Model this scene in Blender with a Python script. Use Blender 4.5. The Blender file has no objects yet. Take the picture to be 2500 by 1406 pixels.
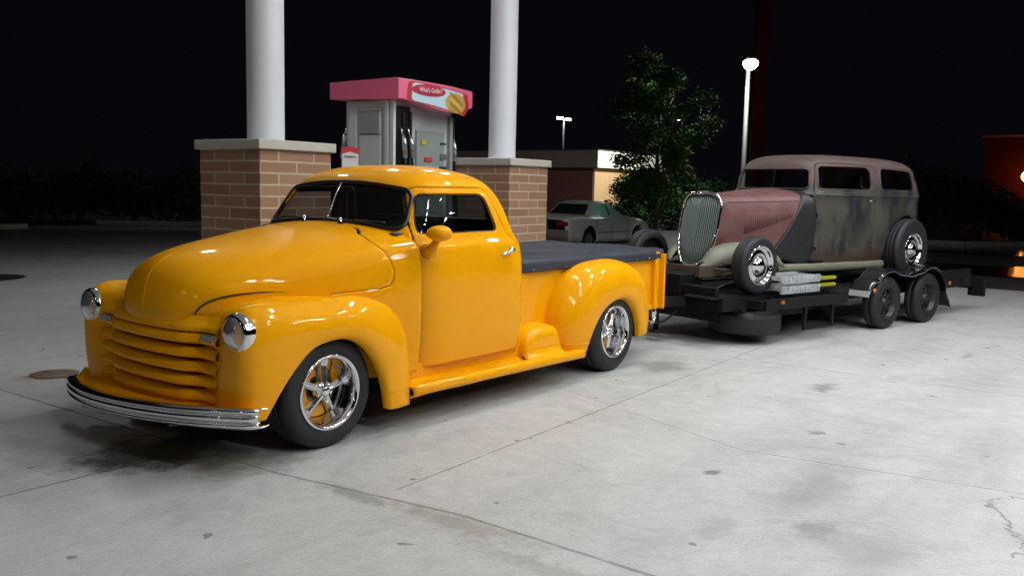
import bpy, bmesh, math, random
import numpy as np
from mathutils import Vector, Matrix
from mathutils.bvhtree import BVHTree

# ------------------------------------------------------------------ camera, world, exposure
scene = bpy.context.scene
COL = scene.collection
R = math.radians
PI = math.pi
F, YAW, PITCH, ROLL = 2166.04, 0.91156, 0.11257, 0.02182
CAM = (-3.2171, -4.5388, 1.4725)
cd = bpy.data.cameras.new('camera'); cam = bpy.data.objects.new('camera', cd); COL.objects.link(cam)
fw = Vector((math.sin(YAW)*math.cos(PITCH), math.cos(YAW)*math.cos(PITCH), -math.sin(PITCH)))
rt = Vector((math.cos(YAW), -math.sin(YAW), 0)); up = rt.cross(fw)
r2 = rt*math.cos(ROLL) + up*math.sin(ROLL); u2 = up*math.cos(ROLL) - rt*math.sin(ROLL)
M4 = Matrix((r2, u2, -fw)).transposed().to_4x4(); M4.translation = Vector(CAM)
cam.matrix_world = M4
cd.sensor_width = 36.0; cd.lens = F/2500*36.0; cd.clip_end = 1500; cd.clip_start = 0.05
scene.camera = cam
w = bpy.data.worlds.new("World"); scene.world = w; w.use_nodes = True
bg = w.node_tree.nodes['Background']
bg.inputs[0].default_value = (0.25, 0.22, 0.38, 1); bg.inputs[1].default_value = 0.008
scene.view_settings.view_transform = 'Standard'; scene.view_settings.look = 'None'
scene.view_settings.exposure = 0.0; scene.view_settings.gamma = 1
scene.cycles.use_denoising = True
scene.cycles.max_bounces = 6
scene.cycles.sample_clamp_indirect = 6.0
random.seed(7)
LAMP_W = 141.0     # emission strength of canopy lamp lenses
LAMPS = [(x,y+d) for x, y in ((2.3,-1.9),(5.0,-1.9),(2.0,-4.9),(5.0,-4.9),(7.7,-4.3),(-1.5,-5.6),(-1.2,-8.4),(1.8,-8.0),(5.2,-8.0),(8.4,-8.0),(-1.2,-11.4),(2.4,-11.2),(6.2,-11.2)) for d in (0,.85)]+[(2.6,4.9),(6.0,4.9),(8.8,4.4),(8.8,5.4)]   # on the canopy soffit

# ------------------------------------------------------------------ materials
MATS = {}
def mat(name, col=(.5,.5,.5), rough=.5, metal=0, coat=0, spec=.5, emis=None, es=0, trans=0, alpha=1, noise=None, bump=None):
    if name in MATS: return MATS[name]
    m = bpy.data.materials.new(name); m.use_nodes = True; nt = m.node_tree
    b = nt.nodes['Principled BSDF']
    b.inputs['Base Color'].default_value = (*col, 1); b.inputs['Roughness'].default_value = rough
    b.inputs['Metallic'].default_value = metal; b.inputs['Coat Weight'].default_value = coat
    b.inputs['Coat Roughness'].default_value = 0.012
    b.inputs['Specular IOR Level'].default_value = spec
    if emis: b.inputs['Emission Color'].default_value = (*emis, 1); b.inputs['Emission Strength'].default_value = es
    if trans: b.inputs['Transmission Weight'].default_value = trans
    if noise:   # (scale, amount, second colour)
        tc = nt.nodes.new('ShaderNodeTexCoord'); n = nt.nodes.new('ShaderNodeTexNoise')
        n.inputs['Scale'].default_value = noise[0]; n.inputs['Detail'].default_value = 6; n.inputs['Roughness'].default_value = .65
        nt.links.new(tc.outputs['Object'], n.inputs['Vector'])
        r = nt.nodes.new('ShaderNodeValToRGB'); r.color_ramp.elements[0].position = .5-noise[1]; r.color_ramp.elements[1].position = .5+noise[1]
        r.color_ramp.elements[0].color = (*col, 1); r.color_ramp.elements[1].color = (*noise[2], 1)
        nt.links.new(n.outputs['Fac'], r.inputs['Fac']); nt.links.new(r.outputs['Color'], b.inputs['Base Color'])
    if bump:    # (scale, strength, distance)
        tc = nt.nodes.new('ShaderNodeTexCoord'); n = nt.nodes.new('ShaderNodeTexNoise'); n.inputs['Scale'].default_value = bump[0]; n.inputs['Detail'].default_value = 5
        nt.links.new(tc.outputs['Object'], n.inputs['Vector'])
        bp = nt.nodes.new('ShaderNodeBump'); bp.inputs['Strength'].default_value = bump[1]; bp.inputs['Distance'].default_value = bump[2]
        nt.links.new(n.outputs['Fac'], bp.inputs['Height']); nt.links.new(bp.outputs['Normal'], b.inputs['Normal'])
    MATS[name] = m; return m
def glass(name, tint, refl=1.0):
    if name in MATS: return MATS[name]
    m = bpy.data.materials.new(name); m.use_nodes = True; nt = m.node_tree; nt.nodes.clear()
    o = nt.nodes.new('ShaderNodeOutputMaterial'); mx = nt.nodes.new('ShaderNodeMixShader'); t = nt.nodes.new('ShaderNodeBsdfTransparent')
    g = nt.nodes.new('ShaderNodeBsdfGlossy'); lw_ = nt.nodes.new('ShaderNodeLayerWeight'); lw_.inputs[0].default_value = .5; pw = nt.nodes.new('ShaderNodeMath'); pw.operation = 'POWER'; pw.inputs[1].default_value = 4.5
    nt.links.new(lw_.outputs['Facing'], pw.inputs[0]); f = nt.nodes.new('ShaderNodeMath'); f.operation = 'MULTIPLY_ADD'; f.inputs[1].default_value = .9; f.inputs[2].default_value = .045; nt.links.new(pw.outputs[0], f.inputs[0])
    t.inputs[0].default_value = (*tint, 1); g.inputs['Roughness'].default_value = 0.01; g.inputs[0].default_value = (refl, refl, refl, 1)
    nt.links.new(f.outputs[0], mx.inputs[0]); nt.links.new(t.outputs[0], mx.inputs[1]); nt.links.new(g.outputs[0], mx.inputs[2]); nt.links.new(mx.outputs[0], o.inputs[0])
    MATS[name] = m; return m

YEL = mat('yellow_paint', (.86,.365,.001), .45, 0, .42, spec=.03)
CHR = mat('chrome', (.82,.82,.84), .06, 1)
CHRB = mat('brushed_chrome', (.75,.75,.77), .18, 1)
RUB = mat('tyre_rubber', (.010,.010,.012), .6, bump=(60,.3,.002))
BLK = mat('black_trim', (.010,.010,.012), .35)
DARK = mat('underbody_black', (.008,.008,.008), .8)
VINYL = mat('slate_vinyl', (.026,.029,.040), .55, spec=.3, bump=(9,.35,.02), noise=(3,.25,(.040,.044,.058)))
GLS = glass('tinted_glass', (.55,.57,.59), .8); GLD = glass('dark_glass', (.40,.41,.43), .35)
LENS = mat('headlamp_lens', (.9,.9,.92), .03, 0, 1, trans=.85)
CALI = mat('caliper_paint', (.75,.30,.01), .4, 0, .5)

# ------------------------------------------------------------------ mesh helpers
def obj(name, vf, m, parent=None, smooth=True, kind=None, sub=0, solid=0, bevel=0, off=-1):
    me = bpy.data.meshes.new(name); V, Fc = vf
    me.from_pydata([tuple(map(float, v)) for v in V], [], [tuple(int(i) for i in f) for f in Fc]); me.validate(); me.update()
    if isinstance(m, (list, tuple)):
        for q in m: me.materials.append(q)
    elif m: me.materials.append(m)
    if smooth: me.polygons.foreach_set('use_smooth', [True]*len(me.polygons))
    o = bpy.data.objects.new(name, me); COL.objects.link(o)
    if parent: o.parent = parent
    if kind: o['kind'] = kind
    if bevel:
        b = o.modifiers.new('b', 'BEVEL'); b.width = bevel; b.segments = 2; b.limit_method = 'ANGLE'; b.angle_limit = R(40)
    if solid:
        s = o.modifiers.new('s', 'SOLIDIFY'); s.thickness = solid; s.offset = off
        if m is MATS.get('yellow_paint') and name in ('cab','door','hood','cowl','front_fender','rear_fender'): me.materials.append(MATS['underbody_black']); s.material_offset = 1
    if sub: s = o.modifiers.new('u', 'SUBSURF'); s.levels = sub; s.render_levels = sub
    return o
def empty(name, loc=(0,0,0), rz=0, label=None, cat=None, group=None, parent=None):
    o = bpy.data.objects.new(name, None); COL.objects.link(o); o.location = loc; o.rotation_euler = (0,0,rz)
    o.empty_display_size = .2
    if parent: o.parent = parent
    tag(o, label, cat, group); return o
def tag(o, label=None, cat=None, group=None, kind=None):
    if label: o['label'] = label
    if cat: o['category'] = cat
    if group: o['group'] = group
    if kind: o['kind'] = kind
    return o
def copy_tree(o, parent=None):
    c = o.copy(); COL.objects.link(c)
    if parent: c.parent = parent
    for ch in [x for x in bpy.data.objects if x.parent == o]:
        copy_tree(ch, c)
    return c
class MB:
    def __init__(s): s.v = []; s.f = []
    def add(s, vf):
        n = len(s.v); s.v += [tuple(map(float, p)) for p in vf[0]]; s.f += [tuple(int(i)+n for i in f) for f in vf[1]]; return s
    @property
    def vf(s): return s.v, s.f
def box(c, d, rz=0, ry=0):
    cx, cy, cz = c; x, y, z = [k/2 for k in d]; V = []
    mt = Matrix.Rotation(rz, 3, 'Z') @ Matrix.Rotation(ry, 3, 'Y')
    for sx in (-1,1):
        for sy in (-1,1):
            for sz in (-1,1):
                q = mt @ Vector((sx*x, sy*y, sz*z)); V.append((q.x+cx, q.y+cy, q.z+cz))
    return V, [(0,1,3,2),(4,6,7,5),(0,4,5,1),(2,3,7,6),(0,2,6,4),(1,5,7,3)]
def bar(a, b, wd, ht):
    """rectangular bar from a to b"""
    a, b = Vector(a), Vector(b); d = (b-a).normalized(); s = d.cross(Vector((0,0,1)))
    if s.length < 1e-3: s = Vector((0,1,0))
    s.normalize(); u = s.cross(d); V = []
    for p in (a, b):
        for i, j in ((-1,-1),(1,-1),(1,1),(-1,1)): V.append(tuple(p+s*wd/2*i+u*ht/2*j))
    return V, [(3,2,1,0),(4,5,6,7),(0,1,5,4),(1,2,6,5),(2,3,7,6),(3,0,4,7)]
def tube(pts, r, n=8, closed=False, caps=True):
    P = [Vector(p) for p in pts]; V = []; Fc = []; N = len(P); rr = r if hasattr(r, '__len__') else [r]*N
    prev = None
    for i, p in enumerate(P):
        t = (P[(i+1) % N]-P[i-1]) if closed else (P[min(i+1,N-1)]-P[max(i-1,0)])
        t.normalize()
        if prev is None:
            s = t.cross(Vector((0,0,1)));  s = s if s.length > .05 else t.cross(Vector((0,1,0)))
        else: s = prev - t*prev.dot(t)
        s.normalize(); prev = s; u = s.cross(t)
        for k in range(n):
            a = 2*PI*k/n; V.append(tuple(p + s*math.cos(a)*rr[i] + u*math.sin(a)*rr[i]))
    for i in range(N if closed else N-1):
        for k in range(n):
            a, b = i*n+k, i*n+(k+1) % n; c, d = ((i+1) % N)*n+(k+1) % n, ((i+1) % N)*n+k; Fc.append((a,b,c,d))
    if not closed and caps: Fc.append(tuple(range(n))[::-1]); Fc.append(tuple(range((N-1)*n, N*n)))
    return V, Fc
def lathe(prof, n=48, axis='y', c=(0,0,0), closed=False):
    """prof: list of (r, t); axis of revolution"""
    V = []; Fc = []; m = len(prof)
    for k in range(n):
        a = 2*PI*k/n; ca, sa = math.cos(a), math.sin(a)
        for r, t in prof:
            if axis == 'y': V.append((c[0]+r*ca, c[1]+t, c[2]+r*sa))
            elif axis == 'x': V.append((c[0]+t, c[1]+r*ca, c[2]+r*sa))
            else: V.append((c[0]+r*ca, c[1]+r*sa, c[2]+t))
    for k in range(n):
        for j in range(m if closed else m-1):
            a, b = k*m+j, k*m+(j+1) % m; c_, d = ((k+1) % n)*m+(j+1) % m, ((k+1) % n)*m+j
            Fc.append((a,b,c_,d) if axis == 'x' else (d,c_,b,a))
    return V, Fc
def prism(poly, a, b, axis='y'):
    """extrude 2-d polygon between a and b along an axis"""
    V = []; n = len(poly)
    for t in (a, b):
        for p, q in poly:
            V.append({'y': (p,t,q), 'x': (t,p,q), 'z': (p,q,t)}[axis])
    Fc = [tuple(range(n)), tuple(range(n, 2*n))[::-1]]
    for i in range(n): j = (i+1) % n; Fc.append((j, i, n+i, n+j))
    return V, Fc
def xf(vf, f): return [f(*v) for v in vf[0]], vf[1]
def mirror(vf): return [(x,-y,z) for x,y,z in vf[0]], [tuple(reversed(f)) for f in vf[1]]

def nspl(t, Y, tq):
    """natural cubic spline"""
    t = np.asarray(t, float); Y = np.asarray(Y, float); n = len(t); h = np.diff(t)
    if n == 2: s = ((tq-t[0])/h[0])[:,None]; return Y[0]*(1-s)+Y[1]*s
    A = np.zeros((n,n)); B = np.zeros((n, Y.shape[1])); A[0,0] = A[-1,-1] = 1
    for i in range(1, n-1):
        A[i,i-1] = h[i-1]; A[i,i] = 2*(h[i-1]+h[i]); A[i,i+1] = h[i]
        B[i] = 3*((Y[i+1]-Y[i])/h[i]-(Y[i]-Y[i-1])/h[i-1])
    c = np.linalg.solve(A, B); idx = np.clip(np.searchsorted(t, tq, side='right')-1, 0, n-2)
    d = (tq-t[idx])[:,None]; hh = h[idx][:,None]; a = Y[idx]; cc = c[idx]; cn = c[idx+1]
    b = (Y[idx+1]-a)/hh - hh*(2*cc+cn)/3; dd = (cn-cc)/(3*hh)
    return a + b*d + cc*d*d + dd*d**3
def surf(grid, nu, nv):
    G = np.asarray(grid, float); n, m, _ = G.shape
    tu = np.concatenate([[0], np.cumsum(np.linalg.norm(np.diff(G, axis=0), axis=2).mean(1)+1e-6)])
    tv = np.concatenate([[0], np.cumsum(np.linalg.norm(np.diff(G, axis=1), axis=2).mean(0)+1e-6)])
    A = nspl(tu, G.reshape(n, -1), np.linspace(0, tu[-1], nu)).reshape(nu, m, 3)
    A = A.transpose(1,0,2).reshape(m, -1)
    return nspl(tv, A, np.linspace(0, tv[-1], nv)).reshape(nv, nu, 3).transpose(1,0,2)
def curve(pts, n):
    P = np.asarray(pts, float); t = np.concatenate([[0], np.cumsum(np.linalg.norm(np.diff(P, axis=0), axis=1))])
    return nspl(t, P, np.linspace(0, t[-1], n))
def grid_vf(G, wrap=False):
    nu, nv, _ = G.shape; V = G.reshape(-1, 3); Fc = []
    for i in range(nu if wrap else nu-1):
        for j in range(nv-1):
            a = i*nv+j; b = ((i+1) % nu)*nv+j; Fc.append((a, b, b+1, a+1))
    return V, Fc
def orient(vf, center):
    V = np.asarray(vf[0]); s = 0; c = np.asarray(center)
    for f in vf[1][::max(1, len(vf[1])//400)]:
        a, b, d = V[f[0]], V[f[1]], V[f[2]]; s += np.sign(np.cross(b-a, d-a) @ (a-c))
    return vf if s >= 0 else (vf[0], [tuple(reversed(f)) for f in vf[1]])
def roundpoly(pts, r, n=6):
    out = []; N = len(pts)
    rr = r if hasattr(r, '__len__') else [r]*N
    for i in range(N):
        p = np.array(pts[i], float); a = np.array(pts[i-1], float); b = np.array(pts[(i+1) % N], float)
        la, lb = np.linalg.norm(a-p), np.linalg.norm(b-p); q = min(rr[i], la*.48, lb*.48)
        if q < 1e-4: out.append(tuple(p)); continue
        A = p+(a-p)/la*q; B = p+(b-p)/lb*q
        for k in range(n+1):
            t = k/n; out.append(tuple((1-t)**2*A+2*t*(1-t)*p+t*t*B))
    return out
def inpoly(P, poly):
    poly = np.asarray(poly); x, y = P[:,0], P[:,1]; c = np.zeros(len(P), bool); n = len(poly)
    for i in range(n):
        x1, y1 = poly[i-1]; x2, y2 = poly[i]
        cond = ((y1 > y) != (y2 > y)); xx = (x2-x1)*(y-y1)/((y2-y1) if y2 != y1 else 1e-12)+x1; c ^= cond & (x < xx)
    return c
def nearest(p, poly):
    A = np.asarray(poly); B = np.roll(A, -1, 0); d = B-A; t = np.clip(((p-A)*d).sum(1)/np.maximum((d*d).sum(1), 1e-12), 0, 1)
    Q = A+d*t[:,None]; k = ((Q-p)**2).sum(1).argmin(); return Q[k]
AX = {'y': (0,2,1), 'x': (1,2,0), 'z': (0,1,2)}
def trim(vf, poly, axis='y', keep='out', cond=None):
    """cut a fine surface along an outline seen along an axis; the cut edge is moved onto the outline"""
    V = np.array(vf[0], float); Fc = vf[1]; i0, i1, i2 = AX[axis]
    bvh = BVHTree.FromPolygons([tuple(v) for v in V], Fc)
    cen = np.array([V[list(f)].mean(0) for f in Fc]); ins = inpoly(cen[:, (i0,i1)], poly)
    if cond is not None: sel = np.array([bool(cond(c)) for c in cen])
    else: sel = np.ones(len(Fc), bool)
    rem = (ins & sel) if keep == 'out' else ~(ins & sel)
    kept = [f for f, r in zip(Fc, rem) if not r]
    vr = set(i for f, r in zip(Fc, rem) if r for i in f); vk = set(i for f in kept for i in f)
    for i in vr & vk:
        p = V[i]; q = nearest(p[[i0,i1]], poly); n = p.copy(); n[i0], n[i1] = q
        if np.hypot(*(q-p[[i0,i1]])) > .05: continue
        best = None
        for sg in (1, -1):
            o_ = n.copy(); o_[i2] = p[i2]-sg*.15; dd = np.zeros(3); dd[i2] = sg
            h = bvh.ray_cast(Vector(o_), Vector(dd), .3)
            if h[0] is not None and (best is None or abs(h[0][i2]-p[i2]) < abs(best-p[i2])): best = h[0][i2]
        if best is not None: n[i2] = best
        V[i] = n
    used = sorted(vk); mp = {k: a for a, k in enumerate(used)}
    return V[used], [tuple(mp[i] for i in f) for f in kept]
def project(vf, pts2, axis='y', frm=-3, off=0.0, to=1):
    """drop a 2-d curve onto a surface"""
    V = [tuple(map(float, v)) for v in vf[0]]; bvh = BVHTree.FromPolygons(V, vf[1]); i0, i1, i2 = AX[axis]; out = []
    for p in pts2:
        o_ = [0,0,0]; o_[i0], o_[i1], o_[i2] = float(p[0]), float(p[1]), float(frm); d = [0,0,0]; d[i2] = to
        h = bvh.ray_cast(Vector(o_), Vector(d))
        if h[0] is not None:
            nrm = h[1] if h[1].dot(Vector(d)) < 0 else -h[1]
            out.append(tuple(h[0]+nrm*off))
    return out
def dens(poly, n, closed=True):
    P = np.asarray(list(poly)+([poly[0]] if closed else []), float); t = np.concatenate([[0], np.cumsum(np.linalg.norm(np.diff(P, axis=0), axis=1))])
    q = np.linspace(0, t[-1], n, endpoint=not closed); return np.stack([np.interp(q, t, P[:,k]) for k in range(P.shape[1])], 1)
def text_mesh(txt, size, m, name, parent, mtx, depth=.002, shear=0, sx=1):
    cu = bpy.data.curves.new(name, 'FONT'); cu.body = txt; cu.size = size; cu.extrude = depth; cu.shear = shear; cu.align_x = 'CENTER'; cu.align_y = 'CENTER'; cu.resolution_u = 3
    tmp = bpy.data.objects.new('tmp', cu); COL.objects.link(tmp); dg = bpy.context.evaluated_depsgraph_get()
    me = bpy.data.meshes.new_from_object(tmp.evaluated_get(dg)); bpy.data.objects.remove(tmp)
    me.name = name; me.materials.clear(); me.materials.append(m); me.transform(mtx @ Matrix.Diagonal((sx,1,1,1)))
    o = bpy.data.objects.new(name, me); COL.objects.link(o); o.parent = parent; return o
# ------------------------------------------------------------------ wheels (axis y, outer face towards -y at y=0)
def spoke_wheel(parent, loc, rt_, rr, wd, ang=0, flip=False, yparts=True):
    wh = empty('wheel', loc, PI if flip else 0, parent=parent)
    g = rt_-rr
    ty = [(rr-.008,.012),(rr+.010,.002),(rr+g*.30,-.004),(rr+g*.60,-.002),(rr+g*.84,.014),(rt_-.006,.034),(rt_,.052)]
    for k in range(5):   # tread ribs and grooves
        t0 = .052+(wd-.104)*(k+.0)/5; t1 = .052+(wd-.104)*(k+.80)/5
        ty += [(rt_,t0+.002),(rt_,t1),(rt_-.007,t1+.003),(rt_-.007,t1+.008)]
    ty += [(rt_,wd-.052),(rt_-.006,wd-.034),(rr+g*.84,wd-.014),(rr+g*.5,wd+.002),(rr,wd)]
    obj('tyre', lathe(ty, 72), RUB, wh)
    rp = [(rr-.012,.030),(rr-.004,.016),(rr+.002,.004),(rr+.001,-.004),(rr-.008,-.007),(rr-.018,-.001),(rr-.024,.012),(rr-.030,.035),(rr-.034,.06),(rr-.040,.085),(rr-.050,.105),(rr-.052,wd-.02)]
    obj('rim', lathe(rp, 72), CHR, wh)
    sp = MB()
    for k in range(5):
        a = ang + 2*PI*k/5; st = [(.030,.024,.040,.085),(.06,.021,.044,.088),(.10,.020,.052,.092),(.14,.024,.058,.098),(rr-.036,.033,.050,.11)]
        V = []; Fc = []
        for r, h, yf, yb in st:
            for u, y in ((-h,yb),(-h*.92,yf+.016),(-h*.3,yf+.001),(h*.3,yf+.001),(h*.92,yf+.016),(h,yb)):
                V.append((r*math.cos(a)-u*math.sin(a), y, r*math.sin(a)+u*math.cos(a)))
        for i in range(len(st)-1):
            for j in range(5): q = i*6+j; Fc.append((q, q+1, q+7, q+6))
        sp.add((V, Fc))
    obj('spokes', sp.vf, CHRB, wh, smooth=False, bevel=.003)
    hb = MB().add(lathe([(0,.030),(.022,.030),(.026,.034),(.027,.044),(.052,.050),(.056,.060),(.058,.10)], 32))
    obj('hub_cap', hb.vf, CHR, wh)
    for k in range(5):
        a = ang+PI/5+2*PI*k/5; obj('lug_nut', lathe([(0,.040),(.009,.042),(.010,.07)], 10, c=(.043*math.cos(a),0,.043*math.sin(a))), CHR, wh)
    if yparts:
        obj('brake_disc', lathe([(.05,.125),(.135,.125),(.137,.13),(.137,.145),(.05,.15)], 40), mat('disc_steel',(.30,.28,.27),.35,1), wh)
        cb = []
        for a0 in (1.9, 2.6, 3.4, 4.0): cb.append(a0)
        c = MB()
        prof = [(.085,.108),(.150,.108),(.158,.118),(.158,.16),(.085,.16)]
        V = []; Fc = []; n = 16
        for k in range(n+1):
            a = R(-70)+k*R(220)/n
            a = R(100)+k*R(190)/n
            for r, t in prof: V.append((r*math.cos(a), t, r*math.sin(a)))
        for k in range(n):
            for j in range(4): q = k*5+j; Fc.append((q,q+1,q+6,q+5))
        Fc += [(4,3,2,1,0), tuple(range(n*5, n*5+5))]
        obj('brake_caliper', (V, Fc), CALI, wh, smooth=False)
    return wh

# ------------------------------------------------------------------ the yellow pickup (frame: x back from the front axle, -y near side)
truck = empty('pickup_truck', (0,0,0), 0, 'glossy orange yellow 1950s custom pickup with dark bed cover, chrome wheels and ribbed chrome bumper', 'pickup truck')
# cab: rings by height
LV = [ # z, halfwidth, front x, rear x, front exponent, rear exponent
 (.33,.786,.62,1.80,6,9),(.45,.802,.62,1.815,6,9),(.60,.810,.62,1.82,6,9),(.80,.814,.62,1.822,6,8),(.95,.811,.61,1.822,6,8),(1.06,.806,.60,1.82,7,7),(1.095,.801,.60,1.818,8,6.5),
 (1.128,.783,.60,1.815,8,6),(1.165,.768,.605,1.81,8,5.5),(1.22,.752,.635,1.805,6.5,5),(1.30,.728,.675,1.79,5.5,4.6),(1.36,.706,.705,1.775,5,4.3),(1.42,.680,.735,1.75,4.6,4),
 (1.475,.644,.770,1.715,4.2,3.7),(1.52,.595,.812,1.665,3.8,3.4),(1.555,.52,.868,1.595,3.5,3.1),(1.582,.41,.945,1.51,3.1,2.8),(1.600,.275,1.035,1.42,2.7,2.5),(1.609,.14,1.13,1.34,2.3,2.2),(1.612,.01,1.235,1.255,2,2)]
def ring_shell(LV, nz, nt, xm=1.25, vee=.045, wf=None, z_even=True):
    L = np.array(LV, float); t = np.concatenate([[0], np.cumsum(np.hypot(np.hypot(np.diff(L[:,0]), np.diff(L[:,1])), np.diff(L[:,2])*.6))])
    S = nspl(t, L, np.linspace(0, t[-1], nz)); rows = []
    for z, w_, xf_, xr, nf, nr in S:
        a = np.linspace(0, PI, 3001); c = np.cos(a); s = np.sin(a)
        A = np.where(c > 0, xm-xf_, xr-xm); n_ = np.where(c > 0, nf, nr)
        x = xm - np.sign(c)*A*np.abs(c)**(2/n_); y = -w_*np.abs(s)**(2/n_)
        x = x + np.where(c > 0, vee*np.abs(y)/.8*np.clip((xm-x)/max(xm-xf_,1e-3), 0, 1), 0)
        if wf is not None: y = y*wf(x, z)
        d = np.concatenate([[0], np.cumsum(np.hypot(np.diff(x), np.diff(y)))]); q = np.linspace(0, d[-1], nt)
        X = np.interp(q, d, x); Y = np.interp(q, d, y)
        P = np.stack([X, Y, np.full(nt, z)], 1); Q = P[::-1][1:-1]*[1,-1,1]; rows.append(np.concatenate([P, Q]))
    G = np.array(rows).transpose(1,0,2)
    V, Fc = grid_vf(G, wrap=True); return orient((V, Fc), (xm, 0, 1.0))
cab0 = ring_shell(LV, 130, 170)
ws_poly = roundpoly([(-.655,1.192),(-.30,1.228),(0,1.240),(.30,1.228),(.655,1.192),(.585,1.440),(.28,1.480),(0,1.490),(-.28,1.480),(-.585,1.440)], [.07,.15,.05,.15,.07,.075,.15,.1,.15,.075])
rw_poly = roundpoly([(-.42,1.20),(.42,1.20),(.40,1.42),(-.40,1.42)], .07)
dw_poly = roundpoly([(.735,1.178),(1.478,1.183),(1.415,1.425),(.838,1.420)], [.03,.04,.065,.05])
door_poly = roundpoly([(.690,.335),(1.745,.335),(1.762,.55),(1.762,.95),(1.735,1.08),(1.600,1.14),(1.545,1.24),(1.475,1.470),(.825,1.464),(.700,1.17),(.690,1.0)], [.02,.09,.1,.15,.10,.08,.15,.08,.06,.04,.1])
near = lambda c: c[1] < -.2
far = lambda c: c[1] > .2
shell = cab0
shell = trim(shell, ws_poly, 'x', 'out', lambda c: c[0] < 1.1)
shell = trim(shell, rw_poly, 'x', 'out', lambda c: c[0] > 1.4)
shell = trim(shell, door_poly, 'y', 'out', near); shell = trim(shell, door_poly, 'y', 'out', far)
# below the belt the front corner lies under the cowl
V_, F_ = shell; F_ = [f for f in F_ if not (np.mean([V_[i][0] for i in f]) < .69 and np.mean([V_[i][2] for i in f]) < 1.10)]
body = obj('cab', (V_, F_), YEL, truck, solid=.018)
def inset(poly, d):
    P = np.asarray(poly); n = len(P); a = 0
    for i in range(n): a += P[i-1][0]*P[i][1]-P[i][0]*P[i-1][1]
    s = 1 if a > 0 else -1; out = []
    for i in range(n):
        t = P[(i+1) % n]-P[i-1]; t = t/max(np.linalg.norm(t), 1e-9); out.append(P[i]+s*d*np.array([-t[1], t[0]]))
    return [tuple(q) for q in out]
for sd in (-1, 1):
    cd_ = near if sd < 0 else far
    dvf = trim(cab0, inset(door_poly, .007), 'y', 'in', cd_); dvf = trim(dvf, dw_poly, 'y', 'out')
    door = obj('door', dvf, YEL, truck, solid=.02)
    gv = trim(cab0, inset(dw_poly, -.004), 'y', 'in', cd_)
    gv = ([(x, y*.982, z) for x, y, z in gv[0]], gv[1]); obj('side_window', gv, GLD, door)
    pts = project(cab0, dens(dw_poly, 90), 'y', 3*sd, .001, -sd); obj('window_seal', tube(pts, .0035, 6, True), BLK, door)
    # handle: chrome lever on a recessed escutcheon
    hx, hz = 1.525, 1.035; hy = -.803*1
    h = MB().add(tube(curve([(hx+.055,-.835,hz+.016),(hx+.02,-.842,hz+.012),(hx-.03,-.842,hz),(hx-.075,-.835,hz-.014)], 10), [.010,.012,.013,.013,.013,.012,.011,.010,.008,.006], 10))
    h.add(lathe([(.0,-.04),(.014,-.04),(.016,-.01),(.020,0),(.020,.01)], 16, c=(hx+.045,-.803,hz+.014)))
    hv = h.vf if sd < 0 else mirror(h.vf); obj('door_handle', hv, CHR, door)
    if sd > 0: continue
    # mirror: yellow teardrop head on a stalk
    mb = MB(); nn = 20
    prof = [(.0,-.085),(.022,-.082),(.045,-.062),(.060,-.025),(.064,.01),(.060,.028),(.056,.030)]
    mh = lathe(prof, 32, 'x', (0,0,0)); mh = xf(mh, lambda x,y,z: (.722+x*.95, -.930+y*1.28, 1.190+z*.76)); mb.add(mh)
    arm = tube(curve([(.745,-.905,1.165),(.740,-.875,1.125),(.745,-.835,1.085),(.755,-.80,1.075)], 10), [.026,.024,.023,.024,.026,.030,.035,.040,.046,.05], 14)
    mb.add(arm); mv = mb.vf if sd < 0 else mirror(mb.vf); mo = obj('wing_mirror', mv, YEL, door)
    g = lathe([(0,.0),(.055,.0)], 32, 'x', (0,0,0)); g = xf(g, lambda x,y,z: (.722+.0275+x, -.930+y*1.28, 1.190+z*.76)); obj('mirror_glass', g if sd < 0 else mirror(g), CHR, mo)
wg = trim(cab0, inset(ws_poly, -.004), 'x', 'in', lambda c: c[0] < 1.1)
wg = ([(x+.012, y, z) for x, y, z in wg[0]], wg[1]); wsh = obj('windshield', wg, GLS, truck)
pts = project(cab0, dens(ws_poly, 160), 'x', -2, .002, 1); obj('windshield_seal', tube(pts, .0135, 8, True), mat('rubber_seal',(.008,.008,.009),.3), truck)
pts = project(cab0, [(0, z) for z in np.linspace(1.235, 1.495, 14)], 'x', -2, .004, 1); obj('windshield_divider', tube(pts, .006, 8), CHR, wsh)
rg = trim(cab0, inset(rw_poly, -.004), 'x', 'in', lambda c: c[0] > 1.4); obj('rear_window', ([(x-.01,y,z) for x,y,z in rg[0]], rg[1]), GLD, truck)
pts = project(cab0, dens(rw_poly, 90), 'x', 3, .002, -1); obj('rear_window_seal', tube(pts, .011, 8, True), BLK, truck)
# wipers
for y0, y1 in ((-.17,-.52),(.17,.50)):
    a = project(cab0, [(y0+.0,1.212-.001),(y0-.05*np.sign(-y0),1.226),((y0+y1)/2,1.236),(y1,1.226)], 'x', -2, .022, 1)
    if len(a) > 2: obj('wiper', tube(a, .0055, 6), BLK, truck)
    obj('wiper_pivot', lathe([(0,.035),(.012,.033),(.016,.0),(.018,-.03)], 16, 'z', (.60,y0*1.05,1.225)), CHR, truck)
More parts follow.
